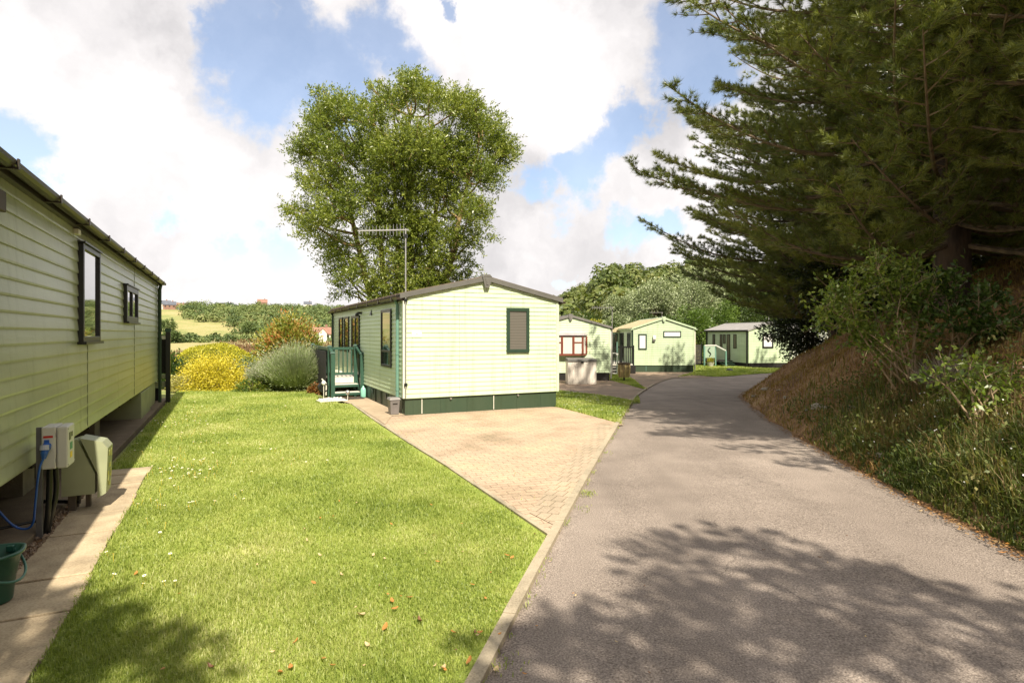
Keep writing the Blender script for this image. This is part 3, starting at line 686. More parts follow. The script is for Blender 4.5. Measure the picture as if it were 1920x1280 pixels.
while y < Ln: m_.box(.1, Wn-.06, y, y+.06, .44, .523); y += 1.2
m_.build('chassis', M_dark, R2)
m_ = MB()
for y in (1.5, 5.0, 8.6, 12.2):
    for x in (.15, Wn-.75): m_.box(x, x+.4, y, y+.4, -.02, .35)
build_split(m_, 'support_block', mat('concrete_block', (.20,.18,.14), (.15,.13,.10), 6, .9, .4), R2)
# storage blocks under the far end
for (s0, s1, d0, d1, zt, lb) in ((3.15,1.62,-.95,.02,.50,'sage painted block under the left home, the nearer of two'),(1.58,.20,-.9,-.03,.515,'browner panel block at the far end of the left home')):
    e = empty('plinth_box', (0,0,0)); e.location = (0,0,0); bpy.data.objects.remove(e)
    m_ = MB(); gR.box(m_, ua(s0), ua(s1), -.03, zt, d0, d1); m_.build('plinth_panel', M_pier, R2, bevel=.01)
# dark void at back, far skirting of that home
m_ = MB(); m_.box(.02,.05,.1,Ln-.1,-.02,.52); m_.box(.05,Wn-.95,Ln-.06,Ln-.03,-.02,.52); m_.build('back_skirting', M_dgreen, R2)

# ---- raised deck end of the left home
def T_(e, x, y): pass
e = empty('decking', (*AP(16.75,-1.75), 0), ANG, 'dark green decking end with solid panel and post behind the left home', 'decking')
m_ = MB(); m_.box(-1.6,.0,0,1.6,.48,.56); m_.build('deck_board', M_offw, e)
m_ = MB(); m_.box(.40,.50,-.05,.05,0,1.74); m_.build('post', M_black, e); m_ = MB(); m_.box(-.5,-.42,-.02,.06,0,1.62); m_.build('post', M_black, e)
m_ = MB(); m_.box(.385,.515,-.065,.065,1.741,1.82); m_.build('post_cap', M_rail, e)
m_ = MB(); m_.box(-.42,.40,-.03,.04,1.56,1.64); m_.build('handrail', M_offw, e)
m_ = MB(); m_.box(-.42,.40,-.005,.015,.72,1.558); m_.build('side_panel', M_dark, e)
m_ = MB(); m_.box(-.42,.40,-.03,.03,.60,.70); m_.box(-.42,.40,-.02,.02,.38,.52); m_.build('rail', M_pier, e)
m_ = MB(); m_.box(-.42,.3,.02,.04,.0,.37); m_.build('skirt_panel', M_dark, e)

# ---- home further along with the red window
def lp(px, d): return (px-960)/F*d
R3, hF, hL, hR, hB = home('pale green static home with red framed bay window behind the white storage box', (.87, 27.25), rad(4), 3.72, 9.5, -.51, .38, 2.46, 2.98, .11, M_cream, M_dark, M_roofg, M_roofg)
m_ = MB(); bx0, bx1 = .75, 2.62
pr = [(bx0,0),(bx0+.25,-.28),(bx1-.25,-.28),(bx1,0)]
wz0, wz1 = 1.27, 2.07
seg = [((bx0+.0,-.03),(bx0+.24,-.30)),((bx0+.24,-.30),(bx1-.24,-.30)),((bx1-.24,-.30),(bx1,-.03))]
bay = MB()
def prism(mb, q, z0, z1): 
    n = len(q); mb.poly([(x,y,z0) for x,y in q][::-1]); mb.poly([(x,y,z1) for x,y in q])
    for i in range(n): a, b = q[i], q[(i+1) % n]; mb.poly([(*a,z0),(*b,z0),(*b,z1),(*a,z1)])
prism(bay, [(bx0,-.0),(bx0+.24,-.28),(bx1-.24,-.28),(bx1,-.0)], wz0-.08, wz0)
prism(bay, [(bx0,-.0),(bx0+.24,-.28),(bx1-.24,-.28),(bx1,-.0)], wz1, wz1+.05)
for x, y in ((bx0+.02,-.03),(bx0+.24,-.26),(bx1-.24,-.26),(bx1-.02,-.03)):
    bay.box(x-.04, x+.04, y-.04, y+.03, wz0, wz1)
bay.box(bx0+.62, bx0+.72, -.285, -.24, wz0, wz1); bay.box(bx1-.72, bx1-.62, -.285, -.24, wz0, wz1)
bay.box(bx0+.25, bx0+.62, -.28, -.245, wz0+.5, wz0+.55); bay.box(bx1-.62, bx1-.25, -.28, -.245, wz0+.5, wz0+.55)
bw = bay.build('bay_window', M_redw, R3)
g = MB(); prism(g, [(bx0+.03,-.01),(bx0+.25,-.255),(bx1-.25,-.255),(bx1-.03,-.01)], wz0+.01, wz1-.01); g.build('pane', M_net, bw)
g = MB(); prism(g, [(bx0-.04,-.0),(bx0+.2,-.34),(bx1-.2,-.34),(bx1+.04,-.0)], wz1+.05, wz1+.13); prism(g, [(bx0+.05,-.0),(bx0+.27,-.25),(bx1-.27,-.25),(bx1-.05,-.0)], wz1+.13, wz1+.18); g.build('canopy', mat('lilac_grey', (.45,.42,.43)), bw)
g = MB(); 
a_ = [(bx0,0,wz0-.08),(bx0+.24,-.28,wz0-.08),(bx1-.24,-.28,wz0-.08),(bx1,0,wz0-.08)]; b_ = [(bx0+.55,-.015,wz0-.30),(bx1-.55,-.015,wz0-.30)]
g.poly([a_[0],a_[1],a_[2],a_[3],b_[1],b_[0]][::-1]); g.poly([a_[1],b_[0],b_[1],a_[2]]); g.poly([a_[0],b_[0],a_[1]]); g.poly([a_[3],a_[2],b_[1]]); g.build('bay_underside', mat('sage_bay_shade', (.22,.28,.16)), bw)  # darker sage and tapered shape stand in for the shade below the bay
m_ = MB(); m_.tube([hR.p(.06,2.42,.06), hR.p(.06,.1,.06)], .035, 8); m_.build('downpipe', M_white, R3)
aerial('tv_aerial', 'small comb aerial on a pole at the corner of the red windowed home', (4.68, 27.5, -.51), 3.45, (-1,0.1,0), .95, 9, .14, r=.02, z0=.3)

# ---- tan roofed home
R4, iF, iL, iR, iB = home('pale green static home with tan roof, square window, box lamp and shallow high window', (6.92, 33.5), rad(-1), 3.42, 7.0, -.46, .35, 2.42, 2.98, .105, M_cream3, M_skirt, M_rooft, M_cream3, gut=M_cream3)
window(R4, iF, .26, .74, 1.25, 2.13, M_dgreen, M_wblind, fw=.07, dep=.05)
window(R4, iF, 1.68, 2.68, 1.95, 2.30, M_dgreen, M_wblind, fw=.05, dep=.05)
window(R4, iL, .9, 1.9, 1.3, 2.2, M_black, M_glass); window(R4, iL, 3.2, 4.6, .5, 2.2, M_black, M_glass, mull=[3.9], name='patio_door')
m_ = MB(); iF.box(m_, 1.08, 1.24, 1.83, 2.03, .014, .12); wl_ = m_.build('wall_lamp', M_white, R4, bevel=.02); m_ = MB(); iF.box(m_, 1.06, 1.22, 1.70, 1.828, .014, .11); m_.build('lamp_base', M_barge, wl_, bevel=.02)
m_ = MB(); iF.box(m_, .70, .72, .02, .33, -.03, -.018); m_.build('skirting_joint', M_teal, R4)
m_ = MB(); m_.tube([iR.p(.06,2.38,.06), iR.p(.06,.1,.06)], .04, 8); m_.build('downpipe', M_offw, R4)
m_ = MB(); m_.tube([iL.p(.1,2.38,.06), iL.p(.1,.1,.06)], .04, 8); m_.build('downpipe', M_dgreen, R4)
# porch bay on its left side
m_ = MB(); m_.box(-.9,-.02,4.9,6.8,.35,2.25); pb = m_.build('side_porch', M_cream3, R4)
m_ = MB(); m_.hexa([(-1.0,4.8,2.25),(0,4.8,2.25),(0,6.9,2.25),(-1.0,6.9,2.25),(-1.0,4.8,2.30),(0,4.8,2.48),(0,6.9,2.48),(-1.0,6.9,2.30)]); m_.build('porch_roof', M_rooft, pb)
window(R4, Fr((-.9,4.9,0),(1,0,0),(0,-1,0)), .1, .78, .6, 2.15, M_dgreen, M_glass)
e = aerial('tv_aerial', 'wide flat aerial behind the ridge of the tan roofed home', (9.05, 35.5, -.46+2.9), .55, (-1,0.05,0), .75, 6, .16, r=.018, z0=0, vertical=False)

# ---- home by the bank
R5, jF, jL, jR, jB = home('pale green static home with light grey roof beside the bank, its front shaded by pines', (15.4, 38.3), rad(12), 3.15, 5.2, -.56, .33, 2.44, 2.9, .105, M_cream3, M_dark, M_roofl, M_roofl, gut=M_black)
window(R5, jF, .98, 1.78, 1.3, 2.25, M_black, M_wblind, fw=.1, dep=.05)
for a0, a1, z0, z1, nm in ((3.05,3.35,1.25,2.2,'window'),(2.1,2.5,.45,2.2,'door'),(2.65,2.95,1.55,2.2,'window'),(1.35,1.7,1.25,2.2,'window'),(4.0,4.3,1.25,2.2,'window')):
    window(R5, jL, a0, a1, z0, z1, M_black, M_curt, fw=.045, dep=.04, name=nm)
m_ = MB()
for a_ in (.12, 5.05): m_.tube([jL.p(a_,2.38,.06), jL.p(a_,.1,.06)], .05, 8)
build_split(m_, 'downpipe', M_black, R5)
m_ = MB(); m_.tube([jF.p(3.02,2.4,.05), jF.p(3.02,.1,.05)], .04, 8); m_.build('downpipe', M_metal, R5)
aerial('tv_aerial', 'thin aerial pole above the light grey roof beside the pines', (18.1, 41.5, -.56+2.9), .95, (-1,-.2,.2), .4, 3, .1, r=.02, z0=0)
# a further home half hidden behind
R6, kF, kL, kR, kB = home('grey pale static home half hidden by the bank at the far bend', (18.9, 39.7), rad(12), 3.0, 5.2, -.56, .33, 2.35, 2.9, .11, mat('pale_grey_cladding', (.42,.44,.38), (.36,.38,.33), 2, .5), M_dark, M_roofl, M_black)
window(R6, kF, .12, 1.6, 1.25, 2.2, M_black, M_wblind, fw=.07)
# ------------------------------------------------------------------ decking and steps of the main home (local: x across from its wall outward negative, y along)
E1 = empty('entrance_decking', (N0[0], N0[1], 0), ANG, 'dark green decking with gate and white steps beside the brick drive home', 'decking')
M_deck = mat('pale_deck', (.62,.58,.50), (.52,.49,.42), 5, .6, .15)
X0, X1 = -.83, -.05; Y0 = 4.55; ZD = .52
m_ = MB(); 
for k in range(24): m_.box(X0, X1+.05, Y0+.15*k, Y0+.15*k+.143, ZD-.03, ZD)
m_.build('deck_board', M_deck, E1)
m_ = MB(); m_.box(X0+.02, X0+.05, Y0, Y0+3.5, .02, ZD-.031); m_.build('deck_skirt', M_rail, E1)
for x, y, h in ((X0+.04, Y0-.02, 1.34), (X1-.05, Y0-.02, 1.36), (X0+.03, Y0-.62, 1.18), (X1+.00, Y0-.62, 1.16), (X0+.04, Y0+3.4, 1.34)):
    m_ = MB(); m_.box(x-.05, x+.05, y-.05, y+.05, -.02, h); p_ = m_.build('post', M_rail, E1, bevel=.004)
    m_ = MB(); m_.hexa([(x-.065,y-.065,h),(x+.065,y-.065,h),(x+.065,y+.065,h),(x-.065,y+.065,h),(x-.03,y-.03,h+.045),(x+.03,y-.03,h+.045),(x+.03,y+.03,h+.045),(x-.03,y+.03,h+.045)]); m_.build('post_cap', M_rail, p_)
g_ = MB(); g_.box(X0+.10, X1-.11, Y0-.035, Y0+.015, 1.26, 1.33); g_.box(X0+.10, X1-.11, Y0-.03, Y0+.01, ZD+.06, ZD+.12)
for k in range(5):
    x = X0+.17+k*.113; g_.box(x-.017, x+.017, Y0-.022, Y0+.004, ZD+.12, 1.26)
g_.build('gate', M_rail, E1)
m_ = MB(); m_.bar((X0+.04, Y0-.1, 1.30), (X0+.03, Y0-.66, 1.14), .075, .05); m_.build('handrail', M_rail, E1)
m_ = MB(); m_.bar((X1-.04, Y0-.1, 1.32), (X1, Y0-.66, 1.12), .075, .05); m_.build('handrail', M_rail, E1)
m_ = MB(); m_.box(X0+.0, X0+.07, Y0+.05, Y0+3.35, 1.25, 1.33)
for k in range(22): m_.box(X0+.02, X0+.055, Y0+.12+k*.15, Y0+.155+k*.15, ZD+.1, 1.25)
m_.box(X0+.01, X0+.06, Y0+.05, Y0+3.35, ZD+.04, ZD+.1); m_.build('side_railing', M_rail, E1)
m_ = MB(); m_.box(X0-.06, X0-.03, Y0+.1, Y0+3.3, .05, 1.22); m_.build('screen_panel', M_dark, E1)
for (za, ya) in ((.345, Y0-.30), (.155, Y0-.58)):
    m_ = MB(); m_.box(X0+.09, X1-.04, ya, ya+.29, za-.045, za); st = m_.build('step', M_deck, E1, bevel=.004)
    m_ = MB(); m_.box(X0+.09, X1-.04, ya-.012, ya-.001, za-.075, za-.012); m_.build('nosing', M_rail, st)
m_ = MB(); m_.box(X0+.09, X1-.04, Y0-.012, Y0-.002, .36, ZD-.005); m_.build('riser', M_deck, E1)
m_ = MB()
for x in (X0+.075, X1-.03): m_.hexa([(x-.012,Y0-.62,0),(x+.012,Y0-.62,0),(x+.012,Y0,0),(x-.012,Y0,0),(x-.012,Y0-.62,.13),(x+.012,Y0-.62,.13),(x+.012,Y0,.48),(x-.012,Y0,.48)])
m_.build('stringer', M_rail, E1)
def L1(x, y): v = N0+D2*x+D1*y; return (float(v[0]), float(v[1]))
# mat, bottle, solar lights, pebble tray, water butt
m_ = MB(); 
e = empty('door_mat', (*L1(-.36, 3.60), .026), ANG, 'dark door mat at the foot of the white steps', 'mat'); m_.box(-.27,.27,-.18,.18,0,.018); m_.build('mat_top', mat('mat_brown', (.06,.045,.035), (.03,.025,.02), 60, .95, .5, 200), e, bevel=.004)
m_ = MB(); m_.lathe([(.001,0),(.062,0),(.07,.02),(.07,.17),(.05,.215),(.022,.235),(.022,.26),(.001,.261)], 16); o = m_.build('detergent_bottle', mat('mint_plastic', (.25,.55,.42), (.22,.5,.38), 3, .3), None, smooth=True)
o.location = (*L1(.0-.06, 3.72), .026); o.scale = (1.0,.75,1.15); tag(o, 'mint green plastic bottle beside the steps', 'bottle')
m_ = MB(); m_.hexa([(-.085,-.10,0),(.085,-.10,0),(.085,.10,0),(-.085,.10,0),(-.105,-.12,.30),(.105,-.12,.30),(.105,.12,.30),(-.105,.12,.30)])
e = empty('drain_bin', (*L1(-.15, .25), .024), ANG, 'small grey lidded bin under the teal downpipe', 'bin'); m_.build('bin_body', mat('grey_plastic', (.16,.145,.14), (.13,.12,.115), 4, .45), e, bevel=.012)
m_ = MB(); m_.hexa([(-.12,-.135,.301),(.12,-.135,.301),(.12,.135,.301),(-.12,.135,.301),(-.10,-.115,.35),(.10,-.115,.35),(.10,.115,.35),(-.10,.115,.35)]); m_.build('lid', mat('grey_lid', (.22,.205,.20), None, 4, .4), e, bevel=.008)
m_ = MB(); m_.box(-.05,.05,-.126,-.118,.22,.235); m_.build('slot', M_black, e)
e = empty('pebble_bed', (*L1(-.92, 3.32), .02), ANG+.1, 'low tray of white stones and glass ornaments in front of the steps', 'ornament tray')
m_ = MB(); m_.box(-.34,.34,-.22,.18,0,.03); m_.build('tray', M_offw, e, bevel=.01)
def pebbles(n, rx, ry, r0, r1, z0, seed=3):
    rs = random.Random(seed); mb = MB()
    for _ in range(n):
        x, y = rs.uniform(-rx, rx), rs.uniform(-ry, ry); r = rs.uniform(r0, r1); a = rs.uniform(0, 3); k = len(mb.v); q = []
        for i in range(3):
            ph = (0.35, 1.2, 2.3)[i]
            for j in range(7):
                t = j/7*6.283+a+i*.3; rr_ = r*math.sin(ph)*rs.uniform(.8, 1.2); mb.v.append((x+rr_*math.cos(t), y+rr_*math.sin(t)*.8, z0+r*.55+r*.55*math.cos(ph)))
        for i in range(2):
            for j in range(7): a_ = k+i*7+j; b_ = k+i*7+(j+1) % 7; mb.f.append((a_, a_+7, b_+7, b_))
        mb.f.append(tuple(k+j for j in range(7)))
    return mb
pebbles(45, .29, .16, .02, .045, .03).build('ornament_stones', mat('white_stone', (.75,.73,.68), (.35,.36,.40), 9, .3), e)
for k, (x, y, hh, lb) in enumerate(((-1.06, 3.70, .40, 'solar garden light with round white globe left of the pebble tray'), (-.55, 3.22, .18, 'short clear solar light at the right end of the pebble tray'))):
    e = empty('solar_light', (*L1(x, y), .0), 0, lb, 'garden light'); m_ = MB(); m_.tube([(0,0,0),(0,0,hh)], .009, 8); m_.build('stake', M_offw, e)
    m_ = MB(); m_.lathe([(.001,hh-.02),(.04,hh),(.055,hh+.045),(.04,hh+.09),(.001,hh+.10)], 14); m_.build('globe', M_white if k == 0 else M_metal, e, smooth=True)
e = empty('hose_reel', (*L1(-1.12, 4.1), 0), ANG, 'black hose pipe and white pipe beside the deck post under the lavender', 'hose reel'); m_ = MB()
for k in range(4): m_.tube([(.11*math.cos(t)*1+.1, .05*k-.1, .30+.11*math.sin(t)) for t in np.linspace(0, 6.2, 22)], .022, 7)
m_.build('coil', M_black, e); m_ = MB(); m_.tube([(.16,-.1,.10),(.17,-.1,.40),(.10,.2,.50)], .016, 8); m_.build('rail_pipe', M_offw, e)

# ------------------------------------------------------------------ meter boxes by the near home
mp = P(73, 1010)
e = empty('electric_hookup_post', (mp[0], mp[1], 0), ANG, 'grey post carrying a white meter box with a blue plug', 'electric post')
m_ = MB(); m_.box(-.02,.02,.0,.04,-.02,.92); m_.build('post', mat('galvanised', (.15,.15,.15), (.10,.10,.10), 6, .5, metal=.3), e)
b_ = MB(); b_.box(.021,.12,-.03,.22,.575,.925); bx = b_.build('meter_box', mat('box_white', (.58,.57,.52), (.52,.51,.46), 3, .45), e, bevel=.010)
b_ = MB(); b_.box(.124,.20,-.026,.216,.575,.922); b_.build('box_door', MATS['box_white'], bx, bevel=.012)
b_ = MB(); b_.box(.2005,.203,.02,.075,.80,.865); b_.box(.2005,.203,.10,.14,.82,.86); b_.build('meter_window', M_black, bx)
b_ = MB(); b_.box(.2005,.2025,.05,.13,.715,.775); b_.build('green_sticker', mat('green_sticker', (.08,.32,.16)), bx)
b_ = MB(); b_.box(.2005,.2028,.05,.12,.645,.695); b_.build('yellow_sticker', mat('yellow_sticker', (.8,.6,.03)), bx)
b_ = MB()
for yy_, zz_ in ((-.012,.60),(-.012,.90),(.205,.60),(.205,.90)): b_.tube([(.2,yy_,zz_),(.2035,yy_,zz_)], .006, 8)
build_split(b_, 'screw', M_metal, bx)
b_ = MB(); b_.box(.1195,.1245,-.033,-.026,.63,.66); b_.box(.1195,.1245,-.033,-.026,.84,.87); build_split(b_, 'hinge', M_metal, bx)
b_ = MB(); b_.box(.035,.10,-.0325,-.0305,.835,.853); b_.build('red_sticker', mat('red_sticker', (.5,.03,.02)), bx)
b_ = MB(); b_.box(.028,.105,-.036,-.0305,.735,.825); b_.build('socket_plate', MATS['box_white'], bx, bevel=.003)
M_blue = mat('blue_plastic', (.02,.11,.42), (.02,.08,.32), 3, .35)
b_ = MB(); b_.tube([(.062,-.035,.775),(.062,-.075,.755)], [.030,.032], 14); b_.tube([(.062,-.06,.765),(.055,-.085,.72),(.05,-.08,.675)], [.030,.026,.015], 12); b_.box(.045,.078,-.05,-.036,.795,.822); b_.build('plug', M_blue, bx)
b_ = MB(); b_.tube([(.055,-.076,.785),(.055,-.084,.745)], [.03,.033], 14); b_.build('plug_collar', mat('plug_grey', (.45,.47,.55)), bx)
cb = MB(); pts = smooth_line([(.05,-.08,.68),(.02,-.09,.60),(-.01,-.06,.30),(-.03,-.03,.10),(-.15,.0,.10),(-.28,.02,.28),(-.36,.10,.40),(-.6,.4,.45)], 3); cb.tube(pts, .009, 7); o = cb.build('power_cable', M_blue, e, smooth=True)
cb = MB(); cb.tube(smooth_line([(.06,.06,.575),(.055,.06,.3),(.04,.07,.1),(-.0,.1,-.02)], 2), .022, 7); cb.tube(smooth_line([(.09,.1,.575),(.10,.1,.35),(.06,.1,.15),(.03,.1,-.02)], 2), .02, 7)
cb.tube(smooth_line([(.0,.1,.13),(-.4,.0,.105),(-.9,-.3,.075),(-1.6,-.4,.07)], 2), .012, 7); cb.build('black_cable', M_black, e, smooth=True)
gp = np.array([-4.20, 5.52]); 
e = empty('gas_meter_box', (gp[0], gp[1], 0), ANG, 'sage green wedge shaped gas meter box on short legs behind the electric post', 'meter box')
b_ = MB(); q = [(-.02,.14),(.24,.10),(.30,.14),(.33,.63),(.28,.68),(.05,.70),(-.02,.64)]
def prism_y(mb, q, y0, y1):
    n = len(q); mb.poly([(x,y0,z) for x,z in q]); mb.poly([(x,y1,z) for x,z in q][::-1])
    for i in range(n): a, b = q[i], q[(i+1) % n]; mb.poly([(a[0],y0,a[1]),(a[0],y1,a[1]),(b[0],y1,b[1]),(b[0],y0,b[1])])
q = [(-.02,.17),(.24,.17),(.24,.36),(.10,.70),(-.02,.66)]
M_box = mat('sage_plastic', (.31,.33,.20), (.26,.28,.17), 3, .45); prism_y(b_, q, 0, .24); bd = b_.build('back_shell', M_box, e, bevel=.012)
b_ = MB(); prism_y(b_, [(.262,.13),(.33,.17),(.345,.60),(.30,.66),(.125,.71),(.262,.36)][::1], -.012, .252); cv = b_.build('cover', M_box, e, bevel=.010)
b_ = MB()
rs = random.Random(5)
for k, (y, z, w, h) in enumerate(((.04,.52,.05,.05),(.14,.5,.05,.07),(.08,.40,.08,.04),(.03,.28,.05,.09),(.16,.30,.04,.07),(.1,.22,.06,.04))):
    xx = .33+.015*(z-.17)/.43; b_.box(xx-.02, xx+.008, y, y+w, z, z+h)
b_.build('label_sticker', mat('worn_sticker', (.62,.58,.12), (.40,.42,.20), 30, .5), cv)
b_ = MB(); b_.box(.02,.08,.05,.10,-.02,.175); b_.box(.02,.08,.18,.22,-.02,.175); b_.box(.14,.18,.15,.2,-.02,.18); build_split(b_, 'leg', mat('leg_wood', (.10,.08,.06)), e)
b_ = MB(); b_.tube([(.1,.12,.17),(.1,.12,.08),(-.2,.2,.1)], .018, 8); b_.build('gas_pipe', M_black, e)
# bucket
bp_ = P(2, 1148)
e = empty('bucket', (bp_[0]-.155, bp_[1]+.10, .02), .35, 'dark green plastic bucket with pouring lip on the slab path', 'bucket')
M_bk = mat('bucket_green', (.022,.095,.062), (.016,.075,.05), 3, .35)
b_ = MB(); n = 40; prof = [(.001,.004),(.108,.0),(.112,.01),(.128,.16),(.133,.165),(.148,.295),(.165,.300),(.167,.290),(.171,.292),(.169,.308),(.146,.308),(.128,.2),(.105,.012),(.001,.012)]
k0 = 0
for r_, z_ in prof:
    for j in range(n):
        t = 2*math.pi*j/n; lip = max(0, math.cos(t-1.0))**14; rr_ = r_+(.035*lip if z_ > .25 else .02*lip*z_/.25); b_.v.append((rr_*math.cos(t), rr_*math.sin(t), z_+(.0 if z_ < .25 else -.006*lip)))
for i in range(len(prof)-1):
    for j in range(n): a = i*n+j; c = i*n+(j+1) % n; b_.f.append((a, c, c+n, a+n))
b_.build('bucket_body', M_bk, e, smooth=True)
b_ = MB(); b_.tube([(.172*math.cos(t), .172*math.sin(t)*1.0, .285-.15*abs(math.sin((t+1.9)/1.0*1.0))*1) for t in np.linspace(-1.9, 1.24, 26)], .008, 8); b_.build('handle', mat('handle_green', (.06,.17,.13), None, 3, .35), e, smooth=True)
for t in (-1.9, 1.24):
    b_ = MB(); b_.box(.155*math.cos(t)-.02,.155*math.cos(t)+.02,.155*math.sin(t)-.02,.155*math.sin(t)+.02,.262,.300); b_.build('handle_lug', M_bk, e, bevel=.006)

# ------------------------------------------------------------------ props by the far homes
e = empty('storage_box', (2.42, 25.45, float(gz(3, 25.4))), rad(3), 'white plastic storage box with grey lid under the red bay window', 'storage box')
m_ = MB(); m_.box(0,1.24,0,.75,0,.98)
for k in range(9): m_.box(.06+k*.125,.168+k*.125,-.012,.001,.04,.94)
m_.build('box_body', mat('warm_white', (.66,.61,.54), (.62,.57,.50), 1, .5), e, bevel=.006)
m_ = MB(); m_.hexa([(-.03,-.04,.985),(1.27,-.04,.985),(1.27,.78,.985),(-.03,.78,.985),(0,-.03,1.08),(1.24,-.03,1.08),(1.24,.76,1.12),(0,.76,1.12)]); ld = m_.build('lid', M_barge, e, bevel=.01)
m_ = MB(); m_.box(.56,.68,-.06,-.041,.92,.99); m_.build('catch', M_black, ld)
bz_ = float(gz(5.2, 27.2))
e = empty('half_barrel', (5.12, 26.9, bz_), 0, 'striped yellow and brown wooden barrel bin on a stake beside the red windowed home', 'barrel')
m_ = MB(); m_.tube([(0,0,-.05),(0,0,.3)], .035, 8); m_.build('stake', M_black, e)
Mst = mat('barrel_wood', (.50,.40,.17), (.20,.14,.06), 12, .7, .3, stretch=(1,1,.1))
m_ = MB(); n = 16
for j in range(n):
    t = 2*math.pi*j/n; d = .10; p_ = [(.24,.20),(.30,.5),(.275,.80)]
    for (r0,z0_),(r1,z1_) in zip(p_[:-1],p_[1:]):
        a, b = t-.175, t+.175
        m_.hexa([((r0-.02)*math.cos(a),(r0-.02)*math.sin(a),z0_),(r0*math.cos(a),r0*math.sin(a),z0_),(r0*math.cos(b),r0*math.sin(b),z0_),((r0-.02)*math.cos(b),(r0-.02)*math.sin(b),z0_),((r1-.02)*math.cos(a),(r1-.02)*math.sin(a),z1_),(r1*math.cos(a),r1*math.sin(a),z1_),(r1*math.cos(b),r1*math.sin(b),z1_),((r1-.02)*math.cos(b),(r1-.02)*math.sin(b),z1_)])
m_.lathe([(.001,.21),(.22,.21)], 16); m_.build('staves', Mst, e)
m_ = MB(); m_.lathe([(.30,.79),(.30,.86),(.26,.86),(.26,.79)], 18); m_.lathe([(.001,.80),(.26,.80)], 18); m_.build('rim', mat('old_rim', (.10,.07,.04), None, 4, .7), e)
# dark decking between the two far homes
e = empty('decking', (5.35, 32.6, -.48), 0, 'black railed decking left of the tan roofed home', 'decking')
m_ = MB(); m_.box(0,1.45,.2,5,.40,.47); m_.build('deck_board', M_deck, e); m_ = MB(); m_.box(.0,1.43,.25,.28,0,.395); m_.build('skirt_panel', M_dark, e)
m_ = MB(); m_.box(-.02,1.45,.2,.26,1.38,1.46)
for k in range(12): m_.box(.03+k*.12,.075+k*.12,.21,.25,.47,1.38)
m_.build('railing', M_black, e)
for x in (0, .72, 1.42): m_ = MB(); m_.box(x-.04,x+.04,.19,.27,0,1.52); m_.build('post', M_black, e)
m_ = MB(); m_.box(.55,1.42,-.35,.15,0,.42); m_.build('store_chest', M_dark, e)
e = empty('steps', (4.98, 30.6, -.5), 0, 'white metal steps seen in the gap beside the red windowed home', 'steps')
for k in range(4): m_ = MB(); m_.box(0,.5,.2*k,.2*k+.22,.15*k+.1,.15*k+.14); m_.build('tread', M_white, e)
m_ = MB(); m_.box(0,.02,0,.03,0,1.2); m_.box(.48,.5,0,.03,0,1.2); m_.box(0,.5,0,.03,1.16,1.2); m_.build('handrail', M_white, e)
# globe lamp on a pole there
e = empty('pole_lamp', (5.62, 31.5, -.5), 0, 'thin pole with a white globe between the two far homes', 'lamp'); m_ = MB(); m_.tube([(0,0,0),(0,0,1.75)], .03, 8); m_.build('pole', M_teal, e); m_ = MB(); m_.lathe([(.001,1.02),(.05,1.04),(.07,1.09),(.05,1.14),(.001,1.16)], 12); m_.build('globe', M_white, e)
# deck, fence and planter of the home by the bank
e = empty('entrance_decking', (13.35, 39.4, -.56), rad(12), 'pale green gate panel and black steps at the side of the light grey roofed home', 'decking')
m_ = MB(); m_.box(.1,1.7,.2,3.2,.36,.42); m_.build('deck_board', M_dark, e)
m_ = MB(); m_.box(-.35,.40,.2,.26,.62,1.42); m_.build('gate_panel', mat('mint_panel', (.30,.38,.30), (.26,.34,.26), 2, .5), e)
m_ = MB(); m_.tube(smooth_line([(-.05+.1*math.sin(t*2.2), .17, .75+.55*t/3.1) for t in np.linspace(0, 3.1, 14)], 1), .03, 6); m_.build('scroll_ornament', M_black, e)
m_ = MB(); m_.bar((-.4,.2,1.46),(.42,.2,1.46),.07,.06); m_.bar((.42,.2,1.46),(.75,-.5,1.12),.07,.06); m_.build('handrail', M_white, e)
for x, y, h in ((-.4,.23,1.45),(.42,.23,1.45),(.75,-.5,1.1)): m_ = MB(); m_.box(x-.045,x+.045,y-.045,y+.045,0,h); m_.build('post', M_teal, e)
for k in range(3): m_ = MB(); m_.box(.55,1.5,-.6+.22*k,-.36+.22*k,.09+.11*k,.13+.11*k); m_.build('step', M_dgreen, e)
e = empty('plant_pot', (13.15, 39.0, -.56), 0, 'pale pot of yellow green plant in front of the pale gate panel', 'plant pot')
m_ = MB(); m_.lathe([(.001,0),(.16,0),(.22,.36),(.19,.36),(.15,.3),(.001,.3)], 16); m_.build('pot', mat('grey_pot', (.35,.34,.28)), e)
c_ = rng.normal(size=(160,3))*np.array([.11,.11,.09])+np.array([0,0,.45]); leaves('foliage', c_, c_-np.array([0,0,.3])+rdir(160)*.1, rdir(160), .12, .05, leafmat('yellow_pot_leaf', [(.25,.24,.03),(.35,.33,.05)]), e)
e = empty('slatted_fence', (11.35, 40.6, -.56), rad(8), 'dark slatted fence panels left of the light grey roofed home', 'fence')
for k in range(2):
    m_ = MB(); 
    for z in np.arange(.06, .85 if k == 0 else 1.5, .12): m_.box(.9*k+.05, .9*k+.88, -.01, .02, z, z+.10)
    m_.build('slat_panel', mat('dark_timber', (.045,.04,.032), (.025,.022,.018), 5, .8), e)
for k in range(3): m_ = MB(); m_.box(.9*k-.02, .9*k+.045, -.04, .04, 0, 1.6); m_.build('post', M_black, e)
e = empty('drain_cover', (*P(1368, 695.5), float(gz(*P(1368,695.5)))), 0, 'small black dome on the far lawn', 'garden ornament'); m_ = MB(); m_.lathe([(.2,0),(.2,.05),(.15,.13),(.05,.17),(.001,.175)], 14); m_.build('dome', M_black, e)
